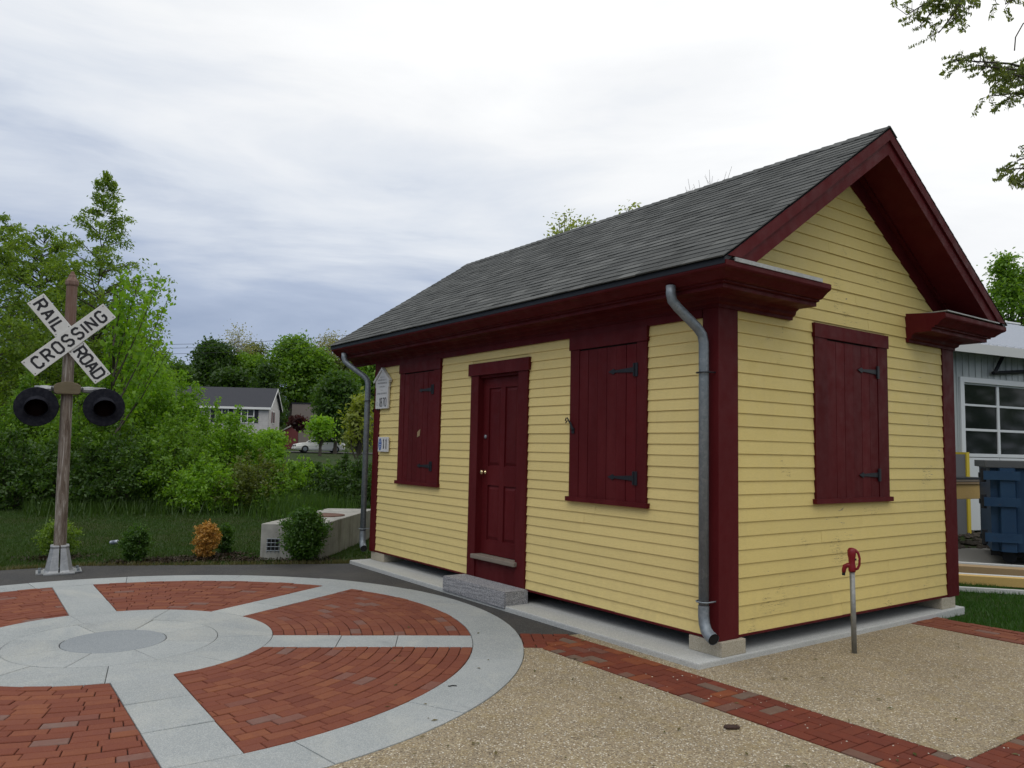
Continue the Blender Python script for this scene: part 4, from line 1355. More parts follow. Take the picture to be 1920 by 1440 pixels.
# ------------------------------------------------------------------ foliage tools
def leaves(centers, normals_up, sizes, rng, aspect=0.5, droop=0.3):
    """one bent diamond per centre -> verts (n,4,3); two triangles sharing the midrib"""
    n = len(centers)
    a = rng.uniform(0, 2 * np.pi, n)
    el = rng.normal(-droop, 0.55, n)
    t = np.stack([np.cos(a) * np.cos(el), np.sin(a) * np.cos(el), np.sin(el)], 1)
    r = rng.normal(0, 1, (n, 3)); r[:, 2] = r[:, 2] * 0.5 + normals_up
    s = np.cross(t, r); s /= np.linalg.norm(s, axis=1, keepdims=True) + 1e-9
    L = sizes[:, None]; c = centers
    up = np.cross(s, t)
    v0 = c - t * L * 0.5; v2 = c + t * L * 0.5
    v1 = c + s * L * aspect * 0.5 + up * L * 0.08; v3 = c - s * L * aspect * 0.5 + up * L * 0.08
    return np.stack([v0, v1, v2, v3], 1)


def leaf_obj(name, centers, size, mat, parent, rng, aspect=0.5, droop=0.3, var=0.35, upn=0.8):
    n = len(centers)
    sz = size * rng.uniform(1 - var, 1 + var, n)
    V = leaves(np.asarray(centers, float), upn, sz, rng, aspect, droop).reshape(-1, 3)
    F = np.arange(n * 4).reshape(n, 4)
    return link(name, raw_mesh(name, V, F, mat), parent)


def blob_points(rng, blobs, n_clump, per, spread, shell=0.55):
    """clump centres inside ellipsoids (cx,cy,cz,rx,ry,rz,weight); leaves gather round them"""
    w = np.array([b[6] for b in blobs], float); w /= w.sum()
    idx = rng.choice(len(blobs), n_clump, p=w)
    B = np.array([b[:6] for b in blobs])[idx]
    d = rng.normal(0, 1, (n_clump, 3)); d /= np.linalg.norm(d, axis=1, keepdims=True)
    rad = rng.uniform(shell ** 2, 1, n_clump) ** 0.5
    C = B[:, :3] + d * B[:, 3:6] * rad[:, None]
    k = rng.poisson(per, n_clump) + 1
    rep = np.repeat(np.arange(n_clump), k)
    P = C[rep] + rng.normal(0, 1, (len(rep), 3)) * np.array([1, 1, 0.6]) * spread
    return C, P


def limbs(b, root, tips, r0, rng, split=0.45):
    """trunk plus limbs to some of the clumps"""
    for t in tips:
        t = np.array(t); zt = root[2] + (t[2] - root[2]) * rng.uniform(split - 0.15, split + 0.2)
        s = np.array([root[0], root[1], zt])
        mid = s + (t - s) * 0.5 + rng.normal(0, 0.06, 3) * np.linalg.norm(t - s) + np.array([0, 0, 0.08 * np.linalg.norm(t - s)])
        b.tube([s, mid, t], [r0 * 0.42, r0 * 0.24, r0 * 0.06], 5, cap=False)


def tree(name, label, cat, root, blobs, n_clump, per, spread, leaf, size, trunk_r, seed, group=None, bark='bark', top=None, droop=0.3, aspect=0.5, nlimb=14, lean=0.0, shell=0.55, upn=0.8):
    rng = np.random.default_rng(seed)
    root = np.array(root, float)
    t = thing(name, label, cat, root, 0, group)
    bl = [(b[0], b[1], b[2], b[3], b[4], b[5], b[6]) for b in blobs]      # relative to the root
    C, P = blob_points(rng, bl, n_clump, per, spread, shell)
    C = C[C[:, 2] > 0.05]; P = P[P[:, 2] > 0.02]
    leaf_obj('crown' if cat == 'tree' else 'foliage', P, size, LEAF[leaf], t, rng, aspect, droop, upn=upn)
    zmax = top or max(b[2] + b[5] * 0.7 for b in bl)
    b = MB(); cx = np.mean([q[0] for q in bl]); cy = np.mean([q[1] for q in bl])
    pts = [(0, 0, -0.1), (lean * 0.3, 0.02, zmax * 0.3), (lean * 0.7 + cx * 0.5, cy * 0.5, zmax * 0.65), (lean + cx, cy, zmax)]
    b.tube(pts, [trunk_r * 1.15, trunk_r * 0.85, trunk_r * 0.5, trunk_r * 0.1], 8)
    if nlimb and len(C):
        sel = C[rng.choice(len(C), min(nlimb, len(C)), replace=False)]
        limbs(b, np.zeros(3), sel, trunk_r, rng)
    b.build('trunk' if cat == 'tree' else 'stem', MAT[bark], t)
    return t


def E(px, py, depth, rpx, rpy, root, w=1.0, rd=None):
    """ellipsoid at a photo pixel/depth, relative to a root"""
    p = at(px, py, depth) - root; k = depth / FPX
    rx = rpx * k
    return (p[0], p[1], p[2], rx, (rd or rx), rpy * k, w)


def spray_tree(name, label, cat, root, prof, n_limb, leaf, size, trunk_r, seed, group, rise=0.5, twigs=8, lpt=10, stems=1, bark='bark', aspect=0.42, droop=0.45, flat=0.35, squash=1.0, lean=(0, 0)):
    """crown of leafy sprays carried by limbs; prof = [(height, radius)...] from the lowest limb to the top"""
    rng = np.random.default_rng(seed); root = np.array(root, float)
    t = thing(name, label, cat, root, 0, group)
    hz = np.array([p[0] for p in prof]); hr = np.array([p[1] for p in prof]); top = hz[-1]
    fine = np.linspace(hz[0], hz[-1], 200); w = np.interp(fine, hz, hr) + 0.12; cdf = np.cumsum(w) / w.sum()
    b = MB(); br = MB(); pts = []
    ax = lambda z: np.array([lean[0] * (z / top) ** 1.5, lean[1] * (z / top) ** 1.5, z])
    if stems == 1:
        b.tube([ax(z) for z in (-0.1, top * 0.25, top * 0.5, top * 0.75, top * 0.97)], [trunk_r * 1.2, trunk_r * 0.9, trunk_r * 0.65, trunk_r * 0.35, trunk_r * 0.08], 8)
    for i in range(n_limb):
        z = float(np.interp(((i * 0.7548777) % 1.0) + rng.normal(0, 0.01), cdf, fine))
        if stems == 1 and i % 8 == 0: z = top * (1 - 0.20 * ((i * 0.5698403) % 1.0))
        r = float(np.interp(z, hz, hr)) * rng.uniform(0.55, 1.12)
        a = i * 2.39996 + rng.normal(0, 0.4)
        d = np.array([math.cos(a), math.sin(a) * squash, 0])
        if stems == 1: s0 = ax(min(0.95 * top, max(0.15 * top * rng.uniform(0.5, 1), z - rise * r)))
        else: s0 = np.array([0.12 * math.cos(a), 0.12 * math.sin(a), 0.0])
        e = ax(z) + d * r
        m1 = (s0 + e) / 2 + np.array([0, 0, (0.10 * r if stems == 1 else 0.16 * z)]) + rng.normal(0, 0.05 * r + 0.01, 3)
        L = np.linalg.norm(e - s0) + 1e-6
        br.tube([s0, (s0 + 2 * m1 + e) / 4, e], [max(0.005, trunk_r * 0.15 * min(1, L / 1.5)), max(0.004, trunk_r * 0.09), 0.003], 4, cap=False)
        tw = max(3, int(twigs * (0.4 + L / 1.6)))
        k = rng.uniform(0.30 if stems == 1 else 0.45, 1.03, tw)
        q = ((1 - k) ** 2)[:, None] * s0 + (2 * k * (1 - k))[:, None] * m1 + (k ** 2)[:, None] * e
        ang = a + rng.normal(0, 1.0, tw)
        tl = (min(0.24, 0.08 + 0.25 * r) + 0.22 * r * (1.1 - 0.4 * k)) * rng.uniform(0.5, 1.2, tw)
        dv = np.stack([np.cos(ang), np.sin(ang), rng.normal(0.08, flat, tw)], 1)
        jj = np.linspace(0.1, 1, lpt)
        P = q[:, None, :] + dv[:, None, :] * (tl[:, None] * jj[None, :])[:, :, None]
        P[:, :, 2] -= (tl[:, None] * jj[None, :] ** 2) * 0.35
        pts.append((P + rng.normal(0, size * 0.42, P.shape)).reshape(-1, 3))
    P = np.concatenate(pts); P = P[P[:, 2] > 0.03]
    leaf_obj('crown' if cat == 'tree' else 'foliage', P, size, LEAF[leaf], t, rng, aspect, droop, upn=0.9)
    if b.v: b.build('trunk', MAT[bark], t)
    o = br.build('branches' if cat == 'tree' else 'stem', MAT[bark], t); o['kind'] = 'stuff'
    return t


def px_prof(px, dep, rows, root):
    """[(photo row, half width in px)] -> [(height, radius)] lowest first"""
    return sorted((at(px, y, dep)[2] - root[2], hw * dep / FPX) for y, hw in rows)


# ------------------------------------------------------------------ little shrubs along the path edge
def shrub(px, py, wpx, hpx, leaf, n, seed, label, depth_obj=None, size=0.035, cone=False):
    g = on_ground(px, py, -0.02); dep = (g - CAM) @ AF; k = dep / FPX
    rx, rz = wpx / 2 * k * 0.92, hpx * k
    rng = np.random.default_rng(seed)
    t = thing('shrub', label, 'shrub', (g[0], g[1], -0.03), 0, 'shrubs planted along the path edge')
    bl = [(0, 0, rz * 0.55, rx * 0.95, rx * 0.95, rz * 0.46, 1.0), (rx * 0.2, 0, rz * 0.78, rx * 0.5, rx * 0.5, rz * 0.24, 0.3), (-rx * 0.3, 0.0, rz * 0.62, rx * 0.6, rx * 0.6, rz * 0.32, 0.4), (0, 0, rz * 0.3, rx * 0.7, rx * 0.7, rz * 0.25, 0.5)]
    C, P = blob_points(rng, bl, int(n / 14), 14, rx * 0.12, 0.5)
    # upright sprigs at the rim
    sp = C[C[:, 2] > rz * 0.5]; sp = sp[rng.choice(len(sp), min(130, len(sp)), replace=False)]
    ext = np.concatenate([s + (s - np.array([0, 0, rz * 0.3])) / (np.linalg.norm(s) + 1e-6) * np.linspace(0, rx * rng.uniform(0.15, 0.5), 7)[:, None] + rng.normal(0, 0.008, (7, 3)) for s in sp])
    P = np.concatenate([P, ext]); P = P[P[:, 2] > 0.03]
    leaf_obj('foliage', P, size, LEAF[leaf], t, rng, 0.55, -0.3)
    b = MB()
    for i in range(7):
        e = C[rng.integers(len(C))]; b.tube([(0, 0, 0), e * 0.5 + np.array([0, 0, 0.05]), e], [0.012, 0.008, 0.003], 5)
    b.build('stem', MAT['bark'], t)
    return t


shrub(107, 1046, 84, 68, 'boxlight', 4200, 1, 'light green shrub half hidden behind the signal post')
shrub(253, 1055, 64, 68, 'box', 5200, 2, 'dark green round shrub right of the signal post')
shrub(384, 1048, 56, 68, 'orange', 4200, 3, 'dead orange brown shrub beside the path', size=0.032)
shrub(420, 1040, 44, 58, 'box', 2600, 4, 'small green shrub tucked behind the orange one')
shrub(568, 1054, 100, 100, 'box', 9500, 5, 'large bushy green shrub in front of the concrete box', size=0.04)

# ------------------------------------------------------------------ concrete vault with manhole
def build_vault():
    A, B = on_ground(487, 1045)[:2], on_ground(600, 1046)[:2]
    d = np.array([-0.757, 0.653]); C_, D_ = B + d * 3.1, A + d * 3.1
    o = np.mean([A, B, C_, D_], axis=0)
    v = thing('utility_vault', 'low rectangular concrete vault with round iron lid in grass behind shrubs', 'concrete vault', (o[0], o[1], 0))
    loc = [tuple(p - o) for p in (A, B, C_, D_)]
    b = MB(); b.prism(loc, -0.1, 0.49); b.build('box', MAT['concrete_old'], v, bevel=0.012)
    c = np.array([0.0, 0.0]) + (-d) * 0.0
    lidm = M('rusty_iron', (0.12, 0.055, 0.035), 0.85); n = N(lidm); n.color(n.mix(n.noise(18, 5), (0.075, 0.045, 0.035), (0.20, 0.085, 0.05)))
    b = MB(); b.lathe([(0.33, 0.491), (0.33, 0.503), (0.30, 0.506), (0.30, 0.502), (0.05, 0.502)], (c[0], c[1], 0), 32); lid = b.build('manhole_cover', lidm, v)
    # barred opening in the end face
    e = (B - A) / np.linalg.norm(B - A); nrm = np.array([e[1], -e[0]])
    if nrm @ (CAM[:2] - A) < 0: nrm = -nrm
    s0, s1, z0, z1 = 0.10, 0.27, 0.10, 0.27
    def P(s, z, off): q = A + e * s + nrm * off - o; return (q[0], q[1], z)
    b = MB(); b.add([P(s0, z0, 0.003), P(s1, z0, 0.003), P(s1, z1, 0.003), P(s0, z1, 0.003)], [(0, 1, 2, 3)]); b.build('opening', MAT['dark'], v)
    b = MB()
    for i in range(4):
        s = s0 + (s1 - s0) * i / 3; b.tube([P(s, z0 - 0.03, 0.008), P(s, z1 + 0.01, 0.008)], 0.005, 5)
        z = z0 + (z1 - z0) * i / 3; b.tube([P(s0 - 0.01, z, 0.010), P(s1 + 0.01, z, 0.010)], 0.005, 5)
    b.build('bar_grille', MAT['galv'], v)


build_vault()

# ------------------------------------------------------------------ small litter
g = on_ground(214, 1024)
can = thing('drink_can', 'crumpled silver and blue drink can lying in grass', 'can', (g[0], g[1], 0.05), 0.6)
b = MB(); b.tube([(-0.075, 0, 0), (-0.068, 0, 0), (0.06, 0, 0.02), (0.07, 0, 0.022)], [0.026, 0.033, 0.033, 0.026], 12); b.build('can_body', M('can_aluminium', (0.45, 0.48, 0.55), 0.35, 0.7), can)
b = MB(); b.tube([(-0.03, 0, 0.005), (0.03, 0, 0.016)], 0.0338, 12, cap=False); b.build('wrapper', M('can_blue', (0.15, 0.17, 0.22), 0.4), can)

g = on_ground(1372, 1366)
cone = thing('seed_cone', 'brown oval cone lying on the pebbled paving in the foreground', 'cone', (g[0], g[1], 0.008), 0.95)
b = MB(); rr = random.Random(5)
b.lathe([(0.004, -0.05), (0.014, -0.044), (0.0195, -0.02), (0.020, 0.01), (0.015, 0.036), (0.006, 0.05)], (0, 0, 0), 14, 'x')
b.v = [(x, y, max(z * 0.75, -0.012)) for x, y, z in b.v]
b.build('cone_body', M('cone_brown', (0.045, 0.024, 0.018), 0.7), cone, smooth=True)
b = MB()
for i in range(26):
    a = rr.uniform(0, math.pi); x = rr.uniform(-0.04, 0.035); r = 0.019
    c = np.array([x, r * math.cos(a), r * math.sin(a) * 0.75]); o_ = np.array([0.012, 0.004 * math.cos(a), 0.004 * math.sin(a)])
    s_ = np.array([0, -math.sin(a), math.cos(a)]) * 0.006
    b.add([c - s_, c + s_, c + o_], [(0, 1, 2)])
b.build('scale', M('cone_scale', (0.075, 0.042, 0.03), 0.8), cone)

g = on_ground(847, 1287)
tw = MB(); tw.tube([(0.0, -0.03, 0.004), (0.012, -0.022, 0.005), (0.006, 0.0, 0.005), (0.016, 0.012, 0.005), (0.03, 0.022, 0.004)], 0.0035, 5)
o = tw.build('twig', MAT['dark']); o.location = (g[0], g[1], 0.004); tag(o, 'tiny dark curled twig lying on the outer granite ring', 'twig')


def scatter_bits():
    """fallen bits on the paving: stones, seed husks"""
    rng = np.random.default_rng(77); b = MB()
    for i in range(420):
        u, v = rng.uniform(1000, 1920), rng.uniform(1190, 1440)
        g = on_ground(u, v)
        if -6.3 < g[0] < 0.05 and -0.3 < g[1] < 4.05: continue
        s = rng.uniform(0.002, 0.0075)
        b.lathe([(s * 0.2, -s * 0.4), (s, 0), (s * 0.4, s * 0.5)], (g[0], g[1], 0.001), 5)
    o = b.build('gravel', M('pale_stone_bits', (0.5, 0.46, 0.38), 0.8)); tag(o, kind='stuff')
    c = MB()
    for i in range(90):
        u, v = rng.uniform(700, 1920), rng.uniform(1100, 1440)
        g = on_ground(u, v)
        if -6.3 < g[0] < 0.05 and -0.3 < g[1] < 4.05: continue
        a = rng.uniform(0, 6.28); L = rng.uniform(0.01, 0.03); w = L * 0.3
        d = np.array([math.cos(a), math.sin(a)]) * L; q = np.array([-d[1], d[0]]) * 0.35
        p = g[:2]
        c.add([(*(p - d), 0.007), (*(p + q), 0.012), (*(p + d), 0.007), (*(p - q), 0.009)], [(0, 1, 2, 3)])
    o = c.build('leaf_litter', LEAF['weed']); tag(o, kind='stuff')


scatter_bits()

# ------------------------------------------------------------------ lawn blades and weeds
def blades(name, pts, h, mat, rng, w=0.006, lean=0.5):
    n = len(pts); a = rng.uniform(0, 2 * np.pi, n); hh = h * rng.uniform(0.5, 1.25, n)
    s = np.stack([np.cos(a), np.sin(a), np.zeros(n)], 1) * w
    b = rng.uniform(0, 2 * np.pi, n); ln = hh * rng.uniform(0, lean, n)
    tip = pts + np.stack([np.cos(b) * ln, np.sin(b) * ln, hh], 1)
    V = np.stack([pts - s, pts + s, tip], 1).reshape(-1, 3)
    o = link(name, raw_mesh(name, V, np.arange(3 * n).reshape(n, 3), mat)); tag(o, kind='stuff')
    return o


def build_grass():
    rng = np.random.default_rng(21)
    # lush patch right of the house
    n = 42000
    x = rng.uniform(-1.8, 3.2, n); y = 3.44 + rng.uniform(0, 1, n) ** 1.3 * 2.9
    k = ~((x < 0.09) & (y < 4.1)) & ((y - 3.42) > rng.uniform(-0.02, 0.05, n))
    p = np.stack([x[k], y[k], np.full(k.sum(), -0.03)], 1)
    blades('grass', p, 0.05, LEAF['lawn'], rng, 0.0035, 0.8)
    # verge and bank lawn behind the path
    n = 110000
    u = rng.uniform(-60, 720, n); dep = 10.2 + rng.uniform(0, 1, n) ** 1.25 * 12
    lat = (u - 960) / FPX * dep
    P = CAM[:2] + FH * dep[:, None] + RH * lat[:, None]
    ex = np.interp(P[:, 1], [-12, -4.4, -3.6, -2.2, -1.0, -0.3, 6], [-8.1, -7.82, -7.82, -7.17, -6.62, -6.42, -6.5])
    k = P[:, 0] < ex - rng.uniform(-0.03, 0.08, n)
    P = P[k]; z = terrain(P[:, 0], P[:, 1]) - 0.035
    gap = ex[k] - P[:, 0]
    keep = rng.uniform(0, 1, len(P)) < np.clip(0.12 + gap / 1.1 + 0.35 * np.sin(P[:, 1] * 3.1) * np.sin(P[:, 0] * 2.3), 0.1, 1)
    P, z = P[keep], z[keep]
    blades('grass', np.column_stack([P, z]), 0.040, LEAF['grass'], rng, 0.0055, 0.8)
    # ragged weeds along the asphalt edge
    n = 5200; y = rng.uniform(-6, 0.2, n); ex = np.interp(y, [-12, -4.4, -3.6, -2.2, -1.0, -0.3, 6], [-8.1, -7.82, -7.82, -7.17, -6.62, -6.42, -6.5])
    clump = rng.uniform(0, 1, n) < 0.4 + 0.6 * np.sin(y * 5) ** 2
    x = ex - np.abs(rng.normal(0, 0.10, n)) + 0.04
    P = np.column_stack([x, y, np.full(n, -0.03)])[clump]
    blades('weeds', P, 0.07, LEAF['weed'], rng, 0.007, 1.0)
    # tall grass by the vault and the bank foot
    n = 9000
    u = rng.uniform(60, 690, n); dep = rng.normal(18.9, 0.8, n) + (u - 300) / 300
    lat = (u - 960) / FPX * dep; P = CAM[:2] + FH * dep[:, None] + RH * lat[:, None]
    blades('tall_grass', np.column_stack([P, terrain(P[:, 0], P[:, 1]) - 0.03]), 0.3, LEAF['grass'], rng, 0.014, 0.6)
    c = on_ground(600, 965)[:2]
    P = rng.normal(0, 0.40, (1500, 2)) * np.array([1, 1.2]) + base_at(590, 17.8)[:2]
    blades('tall_grass', np.column_stack([P, np.full(len(P), -0.0)]), 0.60, LEAF['deep'], rng, 0.009, 0.5)


build_grass()


def mulch():
    rng = np.random.default_rng(31); P = []
    for px, py, r in ((107, 1046, 0.34), (253, 1054, 0.40), (384, 1048, 0.42), (425, 1040, 0.30), (568, 1053, 0.46), (320, 1050, 0.3), (460, 1050, 0.28)):
        g = on_ground(px, py)[:2]; n = int(2600 * r)
        a = rng.uniform(0, 6.283, n); d = r * np.abs(rng.normal(0, 0.55, n))
        P.append(np.column_stack([g[0] - 0.1 + d * np.cos(a), g[1] + d * np.sin(a) * 1.3, np.full(n, -0.012) + rng.uniform(0, 0.02, n)]))
    P = np.concatenate(P); ex = np.interp(P[:, 1], [-12, -4.4, -3.6, -2.2, -1.0, -0.3, 6], [-8.1, -7.82, -7.82, -7.17, -6.62, -6.42, -6.5]); P = P[P[:, 0] < ex + 0.02]
    o = leaf_obj('mulch', P, 0.045, LEAF['mulch'], None, rng, 0.35, 0.0, upn=2.5); tag(o, kind='stuff')


mulch()

# ------------------------------------------------------------------ bank vegetation, trees near
def near_trees():
    G = 'trees on the bank behind the signal'
    r = base_at(168, 24)
    spray_tree('ash_tree', 'tallest tree with slender pointed top behind the crossbuck', 'tree', r,
               px_prof(170, 24, [(312, 6), (325, 15), (345, 18), (365, 30), (400, 44), (440, 60), (462, 72), (495, 92), (530, 104), (580, 112), (660, 116), (760, 100), (840, 70)], r),
               175, 'ash', 0.12, 0.15, 101, G, twigs=9, lpt=12, flat=0.18, lean=(0.08, 0.06), aspect=0.4)
    r = base_at(62, 26)
    spray_tree('ash_tree', 'broad leafy tree rising left of the signal post', 'tree', r,
               px_prof(62, 26, [(424, 40), (440, 58), (470, 68), (520, 78), (600, 92), (700, 100), (800, 86)], r),
               185, 'ash', 0.135, 0.17, 102, G, twigs=8, lpt=11, flat=0.22, aspect=0.4)
    r = base_at(-50, 21)
    spray_tree('ash_tree', 'tree cut off by the left edge of the view', 'tree', r,
               px_prof(-50, 21, [(385, 30), (400, 56), (430, 66), (490, 72), (560, 90), (660, 120), (780, 130), (880, 110)], r),
               160, 'ash', 0.12, 0.16, 103, G, twigs=9, lpt=12, flat=0.25, aspect=0.4)
    r = base_at(120, 28)
    spray_tree('ash_tree', 'dark leafy tree filling the gap behind the two taller trees', 'tree', r,
               px_prof(120, 28, [(540, 40), (600, 110), (700, 140), (800, 130)], r), 150, 'deep', 0.15, 0.17, 105, G, twigs=8, lpt=11)
    r = base_at(250, 26)
    spray_tree('ash_tree', 'lower spreading tree behind the maple sapling', 'tree', r,
               px_prof(250, 26, [(628, 24), (660, 62), (720, 84), (800, 90), (860, 60)], r), 120, 'mid', 0.14, 0.12, 106, G, twigs=8, lpt=11)
    # loose maple sapling with reaching shoots
    r = base_at(212, 19.5); rng = np.random.default_rng(104)
    t = thing('maple_sapling', 'loose young maple with long shoots against sky right of crossbuck', 'tree', r, 0, 'trees on the bank behind the signal')
    b = MB(); pts = []
    tips = [(262, 520), (300, 522), (248, 560), (315, 560), (285, 540), (230, 600), (300, 630), (318, 655), (255, 640), (240, 690), (270, 590), (225, 550), (205, 640), (212, 580), (290, 690), (262, 720), (235, 515), (195, 690)]
    z_of = lambda px, py: at(px, py, 19.5 + rng.normal(0, 0.5)) - r
    b.tube([(0, 0, -0.1), z_of(210, 850), z_of(212, 740), z_of(214, 640), z_of(212, 560)], [0.07, 0.055, 0.045, 0.03, 0.012], 7)
    for px, py in tips:
        e = z_of(px, py); s = z_of(212, min(820, py + 110 + abs(px - 212)))
        m_ = (s + e) / 2 + np.array([0, 0, -0.12]); b.tube([s, m_, e], [0.022, 0.014, 0.006], 5)
        for k in np.linspace(0.35, 1.0, 9):
            q = (1 - k) ** 2 * s + 2 * k * (1 - k) * m_ + k * k * e
            pts.append(q + rng.normal(0, 0.09, (rng.integers(9, 18), 3)))
    leaf_obj('crown', np.concatenate(pts), 0.13, LEAF['bright'], t, rng, 0.7, 0.7)
    b.build('trunk', MAT['bark'], t)

    # bushes on the bank: individual ones that can be told apart
    spec = [  # px, depth, top py, half width px, leaf, label, seed
        (60, 20.0, 700, 95, 'mid', 'leafy bush below the left lamp of the signal', 201),
        (180, 19.8, 700, 85, 'mid', 'leafy bush directly behind the middle of signal post', 202),
        (275, 21.5, 655, 72, 'bright', 'bright green bush right of the right signal lamp', 203),
        (345, 22.5, 700, 58, 'bright', 'tall bright green bush in front of pale house', 204),
        (330, 19.2, 770, 72, 'mid', 'mid green bush low on the bank left of centre', 205),
        (448, 20.5, 768, 66, 'bright', 'rounded bright bush hiding lower storey of pale house', 206),
        (480, 18.9, 845, 60, 'olive', 'olive green bush behind the orange shrub', 207),
        (395, 18.5, 850, 60, 'bright', 'low bright bush at the bank foot', 208),
        (540, 18.9, 862, 48, 'mid', 'low bush below the white car', 209),
        (610, 19.3, 868, 50, 'dark', 'dark dense bush at the bank foot near vault', 210),
        (662, 19.8, 848, 55, 'dark', 'dark bush beside left corner of yellow house', 211),
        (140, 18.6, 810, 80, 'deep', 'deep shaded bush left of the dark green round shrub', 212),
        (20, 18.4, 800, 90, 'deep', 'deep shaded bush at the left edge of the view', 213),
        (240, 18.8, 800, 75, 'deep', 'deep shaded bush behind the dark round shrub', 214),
        (400, 21.0, 747, 46, 'bright', 'bright bush covering the left half of pale house', 215),
        (575, 19.6, 856, 46, 'bright', 'low sunlit bush right below the front of white car', 216),
        (630, 20.4, 862, 40, 'mid', 'low bush below the rear of white car', 217),
        (512, 20.5, 806, 38, 'bright', 'bright bush below the right corner of pale house', 218),
    ]
    for px, dep, top, hw, lf, lab, seed in spec:
        r = base_at(px, dep); k = dep / FPX; h = at(px, top, dep)[2] - r[2]; rx = hw * k
        rr = random.Random(seed)
        prof = [(h * 0.06, rx * 0.75), (h * 0.25, rx * 1.0), (h * 0.5, rx * rr.uniform(0.85, 1.05)), (h * 0.72, rx * rr.uniform(0.55, 0.8)), (h * 0.88, rx * rr.uniform(0.25, 0.5)), (h * 1.02, rx * 0.12)]
        spray_tree('bush', lab, 'bush', r, prof, int(46 + 26 * rx * h), lf, 0.085 if lf != 'dark' else 0.09, 0.05, seed, 'bushes on the overgrown bank', twigs=9, lpt=11, stems=5, flat=0.45, aspect=0.5)


near_trees()


def undergrowth():
    """the mass of low growth between the bushes"""
    rng = np.random.default_rng(55); n = 60000
    u = rng.uniform(-80, 720, n); dep = 19 + rng.uniform(0, 1, n) ** 0.8 * 12
    lat = (u - 960) / FPX * dep; P = CAM[:2] + FH * dep[:, None] + RH * lat[:, None]
    hmax = np.interp(u, [-80, 200, 330, 480, 540, 720], [2.6, 2.6, 2.0, 1.4, 0.85, 0.8]) * smooth(18.3, 21.0, dep)
    nz = 0.65 + 0.5 * np.sin(P[:, 0] * 2.1) * np.sin(P[:, 1] * 1.7)
    z = terrain(P[:, 0], P[:, 1]) + hmax * nz * rng.uniform(0, 1, n) ** 0.6
    pts = np.column_stack([P, z])
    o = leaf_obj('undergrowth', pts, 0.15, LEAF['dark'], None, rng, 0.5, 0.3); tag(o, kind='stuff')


undergrowth()

# ------------------------------------------------------------------ far side: road, car, houses, trees
def strip(name, pts, w, mat, lift=0.03):
    V = []; pts = [np.array(p) for p in pts]
    for i, p in enumerate(pts):
        t = pts[min(i + 1, len(pts) - 1)] - pts[max(i - 1, 0)]; t /= np.linalg.norm(t); q = np.array([-t[1], t[0]]) * w / 2
        for s in (1, -1):
            a = p + q * s; V.append((a[0], a[1], float(terrain(*a)) + lift))
    b = MB(); b.add(V, [(2 * i, 2 * i + 1, 2 * i + 3, 2 * i + 2) for i in range(len(pts) - 1)])
    o = b.build(name, mat); tag(o, kind='structure'); return o


def P2(px, d): return base_at(px, d)[:2]


strip('far_road', [P2(x, 76) for x in range(-400, 1001, 70)], 7.0, MAT['asphalt'])


